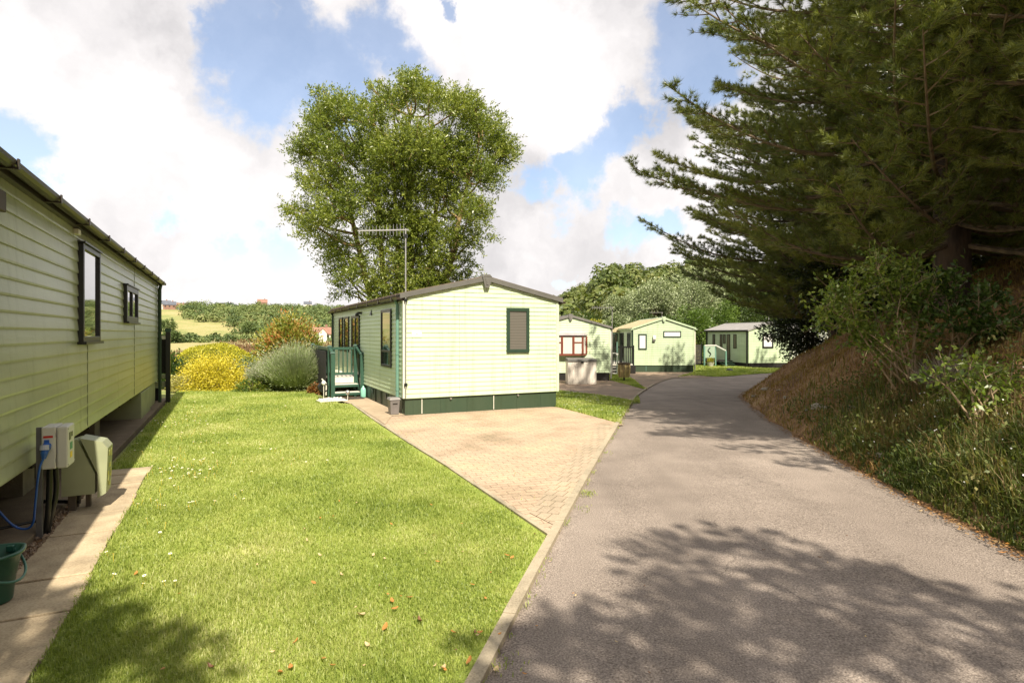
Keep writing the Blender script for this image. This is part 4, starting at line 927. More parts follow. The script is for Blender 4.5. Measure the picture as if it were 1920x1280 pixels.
# red parasol top far between homes
# ------------------------------------------------------------------ stones along the bank foot
M_rock = mat('chalky_stone', (.42,.38,.31), (.22,.19,.15), 6, .9, .6, 30)
rock_me = []
for s_ in range(4):
    import bmesh
    bm = bmesh.new(); bmesh.ops.create_icosphere(bm, subdivisions=2, radius=1); rs = random.Random(s_)
    ph = [rs.uniform(0, 6) for _ in range(6)]
    for v in bm.verts:
        c = v.co; k_ = 1+.22*math.sin(c.x*3+ph[0])+.18*math.sin(c.y*4+ph[1])+.15*math.sin(c.z*5+ph[2]+c.x*3); v.co = Vector((c.x*k_, c.y*k_*.8, c.z*k_*.55))
    me = bpy.data.meshes.new('stone'); bm.to_mesh(me); bm.free(); me.materials.append(M_rock); rock_me.append(me)
rs = random.Random(21)
spots = [(1392,741,.16),(1406,752,.12),(1430,752,.22),(1522,805,.22),(1540,812,.13),(1598,845,.11),(1630,858,.10),(1636,882,.12),(1660,868,.09),(1680,888,.10),(1585,830,.09),(1500,800,.10),(1465,775,.12),(1450,765,.09),(1612,872,.05),(1700,905,.07)]
wh = ['flat','rounded','chunky','jagged']
for i, (px, py, r_) in enumerate(spots):
    x, y = P(px, py); x += .12; o = bpy.data.objects.new('stone', rock_me[i % 4]); col.objects.link(o); s_ = r_*.62
    o.location = (x, y, bz(x, y)+s_*.12); o.scale = (s_, s_, s_*.8); o.rotation_euler = (0, 0, rs.uniform(0, 6))
    tag(o, f'pale chalky stone at the foot of the bank, number {i+1} of the row', 'stone', 'pale stones along the foot of the bank')
    o['label'] = 'pale chalky stone half sunk at the foot of the brown bank'
# ------------------------------------------------------------------ grass of the near lawns
def samp(poly, n, wfn, zfn=gz):
    poly = np.array(poly); lo, hi = poly.min(0), poly.max(0); out = []
    tot = 0
    while tot < n:
        p = lo+rng.random((n*2, 2))*(hi-lo); d = np.hypot(p[:,0], p[:,1]); k = rng.random(len(p)) < wfn(d)
        p = p[k]; p = p[inpoly(p[:,0], p[:,1], poly)]; out.append(p); tot += len(p)
    p = np.concatenate(out)[:n]; return p
def blades(name, p, z, h, w, lean, m, parent=None, fall=None):
    n = len(p); l = lean*rng.random(n)
    B = np.c_[p, z]; b2 = rng.random(n)*6.283
    ln = np.c_[np.cos(b2), np.sin(b2), np.zeros(n)]
    if fall is not None: ln = nrm(ln+np.array(fall))
    a = np.arctan2(ln[:,1], ln[:,0])+math.pi/2+rng.normal(size=n)*.3; side = np.c_[np.cos(a), np.sin(a), np.zeros(n)]
    h = h[:, None]; w = w[:, None]; l = l[:, None]
    mid = B+ln*h*l*.35+np.array([0,0,1])*h*.55; tip = B+ln*h*l*1.1+np.array([0,0,1])*h*np.sqrt(np.maximum(1-l*l*.75, .15))
    V = np.stack([B-side*w*.5, B+side*w*.5, mid+side*w*.42, mid-side*w*.42, tip], 1)
    me = bpy.data.meshes.new(name); me.vertices.add(n*5); me.vertices.foreach_set('co', V.reshape(-1).astype(np.float32))
    idx = (np.arange(n)*5)[:,None]+np.array([0,1,2,3,3,2,4]); me.loops.add(n*7); me.loops.foreach_set('vertex_index', idx.reshape(-1).astype(np.int32))
    st = (np.arange(n)*7)[:,None]+np.array([0,4]); me.polygons.add(n*2); me.polygons.foreach_set('loop_start', st.reshape(-1).astype(np.int32))
    me.polygons.foreach_set('loop_total', np.tile(np.array([4,3], np.int32), n)); me.update(calc_edges=True)
    return link(name, me, m, parent)
M_grass = leafmat('grass_blade', [(0.12,0.175,0.028),(0.255,0.32,0.065),(0.38,0.42,0.115),(0.58,0.56,0.28)], .42, .45, .8, .45, rw=.5, nw=1.7)
def pn(x, y, s, k=0): return .5+.5*np.sin(x*s+1.3*np.sin(y*s*.7+k)+k)*np.cos(y*s*.9+1.7*np.sin(x*s*.6+k*2))
p = samp([q for q in LAWN], 330000, lambda d: np.clip(3.6/np.maximum(d, 2.0), 0, 1)**1.75)
d = np.hypot(p[:,0], p[:,1]); lush = pn(p[:,0], p[:,1], 2.1)*.6+pn(p[:,0], p[:,1], 5.3, 2)*.4
ed = np.concatenate([resample(K, .1), resample(EDGE, .1)]); ed = ed[ed[:,1] < 15]
dm_ = np.full(len(p), 9.0)
for i in range(0, len(ed), 60):
    dm_ = np.minimum(dm_, np.sqrt(((p[:,None,:]-ed[None,i:i+60,:])**2).sum(-1)).min(1))
kp = rng.random(len(p)) < np.clip((dm_-.03+.10*(pn(p[:,0], p[:,1], 7, 5)-.5))/.16, .06, 1)
p = p+rng.normal(size=p.shape)*.014
p, d, lush, dm_ = p[kp], d[kp], lush[kp], dm_[kp]; lush = lush*np.clip(dm_*3, .25, 1)
h = (.015+.020*rng.random(len(p))+.030*lush*lush)*(1+.004*d); w_ = .0026*(1+d*.19)*(.7+.6*rng.random(len(p)))
tag(blades('lawn_grass', p, gz(p[:,0], p[:,1])+.002, h, w_, .95, M_grass), 'bright green mown grass of the front lawn', 'grass', kind='stuff')
for nm, poly, n_ in (('a', LAWN2, 26000), ('b', LAWN3, 7000), ('c', LAWN4, 22000)):
    p = samp(poly, n_, lambda d: np.clip(14/np.maximum(d, 2.0), 0, 1)**1.5); d = np.hypot(p[:,0], p[:,1])
    lab = {'a':'grass strip between the two brick drives','b':'small grass wedge under the striped barrel','c':'far lawn at the bend before the light grey roofed home'}[nm]
    tag(blades('lawn_grass', p, gz(p[:,0], p[:,1])+.0, .05+.04*rng.random(len(p)), .004*(1+d*.2), .9, M_grass), lab, 'grass', kind='stuff')
# tufts on the kerb line
K2 = resample(K, .05); ks = [k for k in K2 if 2 < k[1] < 16]
pts = []
for k in ks:
    if pn(k[0], k[1], 9.0, 1) > .72 or random.random() < .12:
        for _ in range(5): pts.append((k[0]+.03+random.gauss(0, .012), k[1]+random.gauss(0, .03)))
for (px, py, n_) in ((1103,925,110),(1096,955,30),(1140,850,20),(955,1245,30)):
    x, y = P(px, py)
    for _ in range(n_): pts.append((x+random.gauss(0, .04), y+random.gauss(0, .06)))
pts = np.array(pts); tag(blades('kerb_weeds', pts, gz(pts[:,0], pts[:,1]), .012+.022*rng.random(len(pts)), np.full(len(pts), .006), 1.0, M_grass), 'small weeds growing along the road edging', 'weeds', kind='stuff')
# moss and weeds between the driveway bricks
pts = samp(drive, 1500, lambda d: np.ones_like(d)); pts = pts[pn(pts[:,0], pts[:,1], 4.0, 3) > .8]
tag(blades('driveway_moss', pts, gz(pts[:,0], pts[:,1])+.012, .008+.01*rng.random(len(pts)), np.full(len(pts), .008), 1.0, M_grass), 'tiny weeds in the joints of the brick drive', 'weeds', kind='stuff')

# ---- daisies
M_pet = mat('daisy_white', (.80,.80,.78), (.7,.7,.68), 9, .6); M_yel = mat('daisy_yellow', (.75,.5,.03), None, 9, .6)
def daisy(sc_):
    mb = MB(); z = .055
    n = 12
    for j in range(n):
        t = 2*math.pi*j/n; a = .23; mb.poly([(.004*math.cos(t), .004*math.sin(t), z), (.012*math.cos(t-a), .012*math.sin(t-a), z+.002), (.0145*math.cos(t), .0145*math.sin(t), z+.001), (.012*math.cos(t+a), .012*math.sin(t+a), z+.002)])
    me = bpy.data.meshes.new('petals'); me.from_pydata([(v[0]*sc_, v[1]*sc_, v[2]) for v in mb.v], [], mb.f); me.materials.append(M_pet)
    mb = MB(); mb.lathe([(.0055*sc_, z), (.004*sc_, z+.004), (.001, z+.005)], 8); k = len(mb.f); mb.tube([(0,0,0),(0,0,z)], .001, 4)
    me2 = bpy.data.meshes.new('disc'); me2.from_pydata(mb.v, [], mb.f); me2.materials.append(M_yel); return me, me2
dm = daisy(1.05)
def dpos():
    out = []; rs = random.Random(4)
    reg = [(300,760,420,900,110),(340,750,640,800,45),(240,880,420,960,40),(200,960,330,1120,12),(470,800,640,880,18),(250,740,330,800,45),(180,800,280,870,22)]
    for x0, y0, x1, y1, n_ in reg:
        for _ in range(n_):
            px, py = rs.gauss((x0+x1)/2, (x1-x0)/3.2), rs.uniform(y0, y1); q = P(px, py)
            if inpoly(np.array([q[0]]), np.array([q[1]]), LAWN)[0]: out.append(q)
    return out
for (x, y) in dpos():
    r = bpy.data.objects.new('daisy', dm[0]); col.objects.link(r); r.location = (x, y, float(gz(x, y))+random.uniform(.0, .02)); r.rotation_euler = (random.uniform(-.35,.35), random.uniform(-.35,.35), random.uniform(0, 6)); s_ = random.uniform(.7, 1.05)*min(1, .72+math.hypot(x,y)*.035); r.scale = (s_, s_, 1)
    tag(r, 'small white daisy open in the front lawn', 'daisy', 'white daisies in the front lawn')
    c = bpy.data.objects.new('disc', dm[1]); col.objects.link(c); c.parent = r
p = samp(LAWN2, 90, lambda d: np.ones_like(d)); 
V = []
for x, y in p:
    z = float(gz(x, y))+.07; s_ = .016; V.append([(x-s_,y-s_,z),(x+s_,y-s_,z),(x+s_,y+s_,z),(x-s_,y+s_,z)])
tag(np_mesh('clover_flowers', np.array(V), 4, M_pet), 'white flower specks in the grass strip between the drives', 'flowers', kind='stuff')

# ---- fallen leaves
def dead_leaf(curl, w):
    me = bpy.data.meshes.new('leaf'); n = 7; v = []; f = []
    for i in range(n):
        t = i/(n-1); ww = w*math.sin(math.pi*min(1, t*.93+.04))**.8; z = curl*(t-.5)**2*4+.004
        for s_ in (-1, 0, 1): v.append((t-.5, s_*ww*.5, z+(abs(s_)*curl*.55)))
    for i in range(n-1):
        for j in range(2): a = i*3+j; f.append((a, a+3, a+4, a+1))
    me.from_pydata(v, [], f); me.polygons.foreach_set('use_smooth', np.ones(len(f), bool)); return me
LM = [leafmat('leaf_orange', [(.42,.17,.04),(.55,.26,.07)], .25, nscale=8), leafmat('leaf_tan', [(.50,.36,.19),(.60,.46,.27)], .2, nscale=8), leafmat('leaf_dark', [(.12,.06,.03),(.2,.10,.05)], .1, nscale=8)]
lm = []
for k in range(6):
    me = dead_leaf([.12,.2,.06,.25,.15,.1][k], [.5,.42,.55,.4,.6,.45][k]); me.materials.append(LM[[0,1,0,2,1,0][k]]); lm.append((me, ['orange','tan','orange','dark brown','tan','orange'][k]))
rs = random.Random(9); LS = []
big = [(675,1163,.075,4),(785,1175,.065,3),(690,1195,.06,0),(720,1145,.05,5),(1255//1,0,0,0)]
for px, py, s_, k in ((676,1162,.085,4),(786,1174,.075,3),(722,1186,.075,0),(588,1120-20,.05,2),(735,1135,.06,0),(768,1128,.055,2),(950,1048,.055,0),(960,1052,.05,2),(880,1250,.07,0),(830,1265,.075,1),(930,1258,.06,4),(545,1262,.06,0),(555,1212,.05,0),(607,1245,.06,2),(740,1150,.06,0),(690,1220,.06,1),(575,1030-10,.05,1),(600,1048,.05,1),(850,1195,.05,0),(395,1262,.06,3),(525,1272,.07,0),(305,1265,.05,2),(255,1083,.055,0),(910,1130,.045,2),(885,1104,.045,0),(820,1060,.04,0),(900,1195,.045,0),(700,1048,.045,4),(640,1085,.045,4)): LS.append((px, py, s_, k))
for _ in range(42): LS.append((rs.gauss(760, 170), rs.uniform(930, 1270), rs.uniform(.02,.042), rs.randrange(6)))
for _ in range(26): t = rs.random(); LS.append((1560+t*360+rs.gauss(0,10), 845+t*195+rs.gauss(6,8), rs.uniform(.04,.08), rs.choice([0,1,2,5])))
for _ in range(10): LS.append((rs.uniform(1050,1800), rs.uniform(900,1270), rs.uniform(.02,.035), rs.choice([3,1])))
for px, py, s_, k in LS:
    x, y = P(px, py); onl = inpoly(np.array([x]), np.array([y]), LAWN)[0]; me, cn = lm[k]
    rd = (not onl) and edge_w(x, y) < 0
    if (not onl) and edge_w(x, y) > .35: continue
    if (not onl) and (not rd) : z = bz(x, y)+.02
    else: s_ *= .8; z = float(gz(x, y))+(.032 if onl else .008)
    o = bpy.data.objects.new('fallen_leaf', me); col.objects.link(o); o.location = (x, y, z); o.scale = (s_, s_, s_); o.rotation_euler = (rs.uniform(-.4,.4) if onl else 0, rs.uniform(-.4,.4) if onl else 0, rs.uniform(0, 6))
    pl = 'lying in the front lawn' if onl else ('lying on the asphalt road' if rd else 'at the foot of the bank')
    tag(o, f'dry {cn} leaf {pl}', 'leaf', f'dry {cn} leaves {pl}')
# gravel strip
n = 1500; a = rng.uniform(1.6, 7.6, n); pp_ = rng.uniform(-1.49, -1.33, n); mb = pebbles(1, 0, 0, .01, .01, 0)
V0 = []; F0 = []; base = pebbles(1, .0001, .0001, .014, .014, 0, 5); bv = np.array(base.v); 
allv = []; allf = {4: [], 7: []}
tot = MB()
for i in range(n):
    x, y = AP(a[i], pp_[i]); s_ = rng.uniform(.5, 1.3); t = rng.uniform(0, 6.28); c, s2 = math.cos(t), math.sin(t); k = len(tot.v)
    tot.v += [(x+(v[0]*c-v[1]*s2)*s_, y+(v[0]*s2+v[1]*c)*s_, v[2]*s_+.0+rng.uniform(0,.012)) for v in base.v]; tot.f += [tuple(k+j for j in f) for f in base.f]
tag(tot.build('gravel', leafmat('gravel_stone', [(.10,.07,.05),(.26,.19,.13),(.42,.34,.26)], 0.0, .8, 3)), 'brown gravel strip beside the slab path', 'gravel', kind='stuff')
tag(sheet('gravel_bed', [AP(-2, -1.49), AP(8.7, -1.49), AP(8.7, -1.33), AP(-2, -1.33)], 0.0, M_soil), kind='structure')

# ------------------------------------------------------------------ generic leafy things
def shrub_pts(n, R, lumps, seed, zmin=0.0, shell=.55):
    g = np.random.default_rng(seed); c = nrm(g.normal(size=(lumps, 3))); c[:,2] = np.abs(c[:,2]); cr = g.uniform(.25, .45, lumps)
    k = g.integers(0, lumps, n); dd = nrm(g.normal(size=(n, 3))); rr_ = g.random(n)**.33*(1-0)+0
    rr_ = shell+(1-shell)*g.random(n)
    pts = c[k]*(.62)+dd*(cr[k]*rr_)[:, None]*1.15
    pts[:,2] = np.where(pts[:,2] < zmin, zmin+np.abs(pts[:,2]-zmin)*.5, pts[:,2])
    return pts*np.array(R), nrm(pts*np.array([1,1,.8])+dd*.6)
def shrub(name, label, cat, loc, R, n, L, W_, m, lumps=40, seed=1, stem=True, group=None, parent=None, rnd=.6, stemh=None):
    e = empty(name, loc, 0, label, cat, group)
    p, dr = shrub_pts(n, R, lumps, seed); d = nrm(dr+rdir(n)*rnd+np.array([0,0,.25]))
    leaves('foliage', p, d, nrm(dr+rdir(n)*.8), L*(.7+.6*rng.random(n)), W_*(.7+.6*rng.random(n)), m, e)
    if stem:
        mb = MB(); rs = random.Random(seed)
        for k in range(7):
            a = rs.uniform(0, 6.28); q = Vector((R[0]*.5*math.cos(a), R[1]*.5*math.sin(a), R[2]*rs.uniform(.5,.8))); mb.tube([(0.03*math.cos(a),0.03*math.sin(a),-.05), tuple(q*.5), tuple(q)], [.02+.012*max(R),.015,.006], 5)
        mb.build('stem', M_bark, e)
    return e
M_bark = mat('bark', (.20,.15,.10), (.10,.075,.05), 8, .9, .7, 20, stretch=(1,1,.25))
M_barky = mat('yellow_bark', (.30,.20,.09), (.13,.09,.05), 5, .9, .5, 20, stretch=(1,1,.3))
M_barkp = mat('pine_bark', (.10,.07,.055), (.045,.032,.026), 7, .95, 1.0, 14, stretch=(1,1,.3))
def gp_(px, d): return ((px-960)/F*d, d)
x, y = gp_(402, 17.9); shrub('yellow_shrub', 'bright yellow variegated shrub at the end of the lawn', 'shrub', (x, y, 0), (1.22,.85,1.16), 15000, .055, .032, leafmat('yellow_leaf', [(.10,.16,.02),(.48,.42,.03),(.66,.56,.05),(.72,.66,.14)], .3, .5, 2.5, .5, (1.1,1.1,.5)), 60, 3, rnd=.9)
x, y = gp_(404, 20.2)
e = empty('clipped_hedge', (x, y, -.1), 0, 'smooth clipped golden dome hedge behind the yellow shrub', 'hedge')
n = 22000; dd = nrm(rng.normal(size=(n,3))); dd[:,2] = np.abs(dd[:,2]); wob = 1+.02*np.sin(dd[:,0]*9)+.02*np.sin(dd[:,1]*11+1)
cc = dd*wob[:,None]*(.95+.06*rng.random(n))[:,None]*np.array([1.75,1.1,1.42]); leaves('foliage', cc, nrm(dd+rdir(n)*.8), dd+rdir(n)*.5, .05, .03, leafmat('golden_leaf', [(.22,.22,.02),(.42,.40,.03),(.58,.54,.05)], .3, .5, 2), e)
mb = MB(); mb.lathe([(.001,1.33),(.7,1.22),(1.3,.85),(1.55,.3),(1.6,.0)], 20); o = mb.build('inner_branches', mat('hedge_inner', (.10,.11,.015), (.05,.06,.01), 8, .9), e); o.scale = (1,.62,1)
x, y = gp_(468, 19.0); shrub('variegated_shrub', 'small grey green and cream shrub between the yellow shrub and the lavender', 'shrub', (x, y, 0), (.62,.6,1.04), 5200, .06, .03, leafmat('cream_leaf', [(.06,.11,.04),(.14,.20,.08),(.5,.5,.30)], .3, .5, 3), 40, 5)
x, y = gp_(458, 17.3); shrub('low_shrub', 'low dark green plant under the right side of the yellow shrub', 'shrub', (x+.25, y, 0), (.55,.4,.42), 1800, .06, .035, leafmat('mixed_leaf', [(.04,.08,.015),(.10,.16,.03),(.40,.38,.05)], .3, .5, 3), 24, 6)
x, y = gp_(327, 18.8); shrub('dark_shrub', 'dark green leafy shrub in the gap beside the left decking', 'shrub', (x, y, 0), (.55,.6,1.15), 5200, .07, .045, leafmat('dark_leaf', [(.02,.045,.012),(.05,.09,.02),(.10,.15,.03)], .3, .4, 3), 34, 7)
x, y = gp_(340, 17.6); shrub('white_edged_shrub', 'low cream edged shrub at the left foot of the yellow shrub', 'shrub', (x, y, 0), (.45,.4,.55), 2200, .05, .03, leafmat('cream_leaf2', [(.12,.14,.04),(.5,.46,.16),(.62,.60,.36)], .3, .5, 3), 24, 8)
x, y = gp_(545, 21.5); shrub('photinia', 'large rounded shrub with red tipped yellow green leaves', 'shrub', (x, y, .15), (1.4,1.2,2.35), 18000, .13, .05, leafmat('photinia_leaf', [(.05,.10,.015),(.14,.20,.03),(.32,.32,.06),(.45,.24,.08),(.55,.10,.06)], .3, .28, 1.4, .7), 46, 9, rnd=.8)
x, y = gp_(525, 21.2)
# lavender
def spiky(name, label, loc, n, L, spread, m, tipm, cat='shrub', w=.006, flat=1.0):
    e = empty(name, loc, 0, label, cat); a = rng.random(n)*6.283; r = spread*np.sqrt(rng.random(n)); B = np.c_[r*.45*np.cos(a), r*.45*np.sin(a)*flat, .1+.35*L*rng.random(n)*(1-r/spread*.6)]
    D = nrm(np.c_[np.cos(a)*r/spread*1.0, np.sin(a)*r/spread*flat, .55+.4*rng.random(n)]+rdir(n)*.16); LL = L*(.45+.55*rng.random(n))*(.95-.25*r/spread)
    leaves('stems', B, D, rdir(n), LL, w*(.8+.5*rng.random(n)), m, e, fold=.02)
    k = rng.random(n) < (.35 if n > 1000 else -1); T = B[k]+D[k]*LL[k][:,None]*.9; (leaves if n > 1000 else (lambda *a: None))('flower_spikes', T, D[k]+rdir(k.sum())*.1, rdir(k.sum()), .06, .016, tipm, e)
    n2 = n//4; q = rng.normal(size=(n2,3))*np.array([spread*.42, spread*.42*flat, L*.26])+np.array([0,0,L*.42]); q[:,2] = np.abs(q[:,2]); (leaves if n > 1000 else (lambda *a: None))('leaf_mass', q, nrm(q*np.array([1,1,.6])+rdir(n2)*.5), rdir(n2), .11, .016, m, e)
    return e
M_lav = leafmat('lavender_leaf', [(.16,.21,.09),(.28,.34,.16),(.42,.46,.27)], .3, .5, 1.6, .4, (1.1,1.15,.7)); M_lavt = leafmat('lavender_tip', [(.30,.30,.24),(.42,.40,.34)], .2)
x, y = gp_(556, 17.6); spiky('lavender_bush', 'tall spiky grey green lavender beside the deck steps', (x, y, 0), 9000, 1.35, 1.05, M_lav, M_lavt)
x, y = gp_(508, 17.9); spiky('lavender_bush', 'lower silvery lavender left of the tall spiky one', (x, y, 0), 4500, .95, .65, leafmat('lavender_silver', [(.24,.28,.16),(.38,.42,.27)], .3), M_lavt)
x, y = gp_(598, 17.0); shrub('small_red_plant', 'small plant with reddish leaves under the lavender by the deck post', 'plant', (x-.05, y-.2, 0), (.22,.2,.3), 500, .07, .04, leafmat('reddish_leaf', [(.08,.10,.02),(.30,.08,.03)], .3), 10, 12, stem=False)
# reeds and scrub beyond the garden
def scrub(name, label, px, d, wpx, hh, m, n, seed, kind=True, L=.5):
    x, y = gp_(px, d); rx = wpx/F*d/2; z = float(H(np.array([x]), np.array([y]))[0])
    k = rng.uniform(-1, 1, n); hv = (1-np.abs(k)**2.2)*(.6+.4*np.sin(k*9+seed)**2)
    p = np.c_[x+k*rx, y+rng.normal(size=n)*3, z+hv*hh*rng.random(n)]; d_ = nrm(rdir(n)*.6+np.array([0,0,1])); o = leaves(name, p, d_, rdir(n), L*(.6+.8*rng.random(n)), L*.3, m); tag(o, label, 'scrub', kind='stuff'); return o
M_scr = leafmat('brown_scrub_leaf', [(.09,.05,.025),(.20,.115,.06),(.24,.18,.07)], .2, .6, .15)
scrub('bramble_scrub', 'reddish brown scrub in the meadow above the dome hedge', 618, 105, 150, 3.4, M_scr, 5000, 1)
scrub('bramble_scrub', 'brown scrub patch left of the meadow shrub clump', 345, 90, 110, 2.2, M_scr, 3000, 2)
scrub('bramble_scrub', 'brown scrub patch in the meadow behind the yellow shrub', 455, 120, 130, 3.6, M_scr, 5000, 3)
scrub('bramble_scrub', 'brown scrub beside the red tipped shrub', 500, 62, 60, 2.3, M_scr, 2500, 4, L=.3)
scrub('bramble_scrub', 'dark brown scrub near the left decking', 320, 60, 50, 1.6, leafmat('dark_scrub', [(.05,.06,.02),(.12,.11,.04)], .2), 2500, 5, L=.3)

# ------------------------------------------------------------------ crowns
def crown_pts(n, c, r, g, shell=.35, squash=.85):
    k = g.integers(0, len(c), n) if True else None
    w = r**2; k = g.choice(len(c), n, p=w/w.sum()); dd = nrm(g.normal(size=(n,3))); rad_ = (shell+(1-shell)*g.random(n))*r[k]
    q = dd*rad_[:,None]; q[:,2] *= squash; return c[k]+q, nrm(dd), k
def tree(name, label, x, y, z, h, R, m, nl=9000, Lf=.22, Wf=.12, nb=26, seed=1, low=.25, bark=None, group=None, cat='tree', ell=(1,1), droop=.1, tilt=.0, squash=.8, rk=(.28,.42)):
    g = np.random.default_rng(seed); e = empty(name, (x, y, z), g.uniform(0, 6.28), label, cat, group)
    zc = h*(low+(1-low)*.5); hz = h*(1-low)*.5
    dd = nrm(g.normal(size=(nb,3))); rr_ = g.uniform(.45, .80, nb)
    c = dd*rr_[:,None]*np.array([R*ell[0], R*ell[1], hz]); c[:,2] += zc; r = g.uniform(rk[0], rk[1], nb)*R
    p, dn, k = crown_pts(nl, c, r, g, .5, squash)
    out = nrm(p-np.array([0,0,zc])); D = nrm(dn*.8+out*.5+g.normal(size=(nl,3))*.45+np.array([0,0,-droop]))
    leaves('crown', p, D, nrm(dn+out*.4+np.array([0,0,.5])+g.normal(size=(nl,3))*.4), Lf*(.7+.6*g.random(nl)), Wf*(.7+.6*g.random(nl)), m, e)
    mb = MB(); tr = .035*h*.6; mb.tube([(0,0,-.3),(.02*h,0,h*.3),(0,.02*h,h*.62)], [tr, tr*.75, tr*.3], 8)
    for i in range(0, nb, 2):
        t = min(.6, max(.15, c[i,2]/h*.6)); s_ = np.array([.01*h, 0, h*t]); mb.tube([s_, (s_+c[i])/2+np.array([0,0,-.04*h]), c[i]], [tr*.4, tr*.25, tr*.08], 5)
    mb.build('trunk', bark or M_bark, e); return e

# ---- the tall multi-stemmed willow behind the home
def big_willow():
    d0 = 24.0; g = np.random.default_rng(5)
    B = [(610,235,44),(580,285,38),(585,345,30),(640,210,38),(690,225,42),(735,195,42),(775,172,38),(805,188,38),(860,205,46),(905,245,46),(932,285,34),(705,290,50),(780,270,52),(850,290,52),(905,330,42),(640,290,48),(620,345,42),(560,395,26),(592,425,36),(640,470,38),(632,400,40),(690,370,52),(760,350,54),(830,365,52),(882,400,44),(893,445,30),(845,450,42),(785,440,46),(712,440,46),(682,505,34),(818,505,40),(868,500,28),(650,520,22),(745,500,32),(790,530,30),(668,548,18),(765,150,20),(596,180,10),(955,275,14),(548,400,12),(810,300,50),(735,300,50),(760,420,50),(640,545,12),(700,535,20),(725,540,34),(765,545,34),(805,540,34),(845,535,30),(878,532,22),(645,515,26),(770,495,42),(540,385,8),(610,180,14),(700,170,16),(890,200,16)]
    cs, rs_, = [], []
    for (px, py, r_) in B:
        for rep in range(2 if r_ > 30 else 1):
            R_ = 4.6; off = ((px-755)/215)**2+((py-350)/240)**2; dz = math.sqrt(max(.05, 1-off))*3.6
            d = d0+(g.uniform(-1, 1)*dz if rep else -dz*g.uniform(.3, .95))
            q = ray(px, py, d); cs.append(q); rs_.append(r_/F*d*g.uniform(.85, 1.05))
    cs = np.array(cs); rs_ = np.array(rs_); base = np.array([-4.35, 24.4, -.0]); cs0 = cs-base
    e = empty('willow_tree', tuple(base), 0, 'tall many stemmed willow towering behind the home on the brick drive', 'tree')
    nt_ = 11500; p, dn, k = crown_pts(nt_, cs0, rs_, g, .25, .9); axis = nrm(p-np.array([0,0,4.5]))
    TD = nrm(axis*.75+dn*.55+g.normal(size=(nt_,3))*.35+np.array([0,0,.30])); TL = g.uniform(.25,.6,nt_)
    per = 15; t = (np.arange(per)+.5)/per
    C = p[:,None,:]+TD[:,None,:]*(TL[:,None]*t[None,:])[...,None]; C[...,2] -= (t**2)[None,:]*TL[:,None]*.25; C += g.normal(size=C.shape)*.035
    D = TD[:,None,:]*.7+g.normal(size=C.shape)*.65+np.array([0.12,0,-.10]); C = C.reshape(-1,3); D = D.reshape(-1,3); n = len(C)
    leaves('crown', C, nrm(D), nrm(g.normal(size=(n,3))+np.array([0,-.2,.8])), g.uniform(.09,.155,n), g.uniform(.032,.052,n), leafmat('willow_leaf', [(.055,.085,.014),(.125,.17,.03),(.245,.285,.05),(.40,.41,.10)], .38, .36, .5, .6), e)
    mb = MB()
    stems = [(718,.0),(748,.3),(770,-.3),(800,.5),(690,.2),(835,-.4)]
    tops = [(705,300),(735,260),(768,220),(830,280),(640,330),(880,330)]; SP = []
    for (bx, o_), (tx, ty) in zip(stems, tops):
        a = np.array([(bx-755)*.004, o_*.5, -.1]); m1 = ray(bx, 540, d0+o_)-base; m2 = ray((bx*.45+tx*.55), 420, d0+o_*1.5)-base; t_ = ray(tx, ty, d0+o_*2)-base
        pts = smooth_line([a, m1, m2, t_], 2); pts = pts+g.normal(size=pts.shape)*.03; r_ = np.linspace(.17, .05, len(pts)); mb.tube(pts, list(r_), 8); SP.append((pts, r_))
    allp = np.concatenate([s_[0] for s_ in SP])
    for i in range(len(cs0)):
        c = cs0[i]; dist = np.linalg.norm(allp-c, axis=1)+np.where(allp[:,2] > c[2]-.4, 6, 0); j = dist.argmin(); a = allp[j]; mid = (a+c)/2+np.array([0,0,-.15])+g.normal(size=3)*.15
        mb.tube(smooth_line([a, mid, c], 1), list(np.linspace(.06, .018, len(smooth_line([a, mid, c], 1)))), 5)
        for _ in range(3):
            q = c+nrm(g.normal(size=3)+np.array([0,0,.6]))*rs_[i]*.9; mb.tube([c*.7+mid*.3, (c+q)/2+g.normal(size=3)*.05, q], [.018,.012,.005], 4)
    mb.build('trunk', M_barky, e, smooth=True)
big_willow()

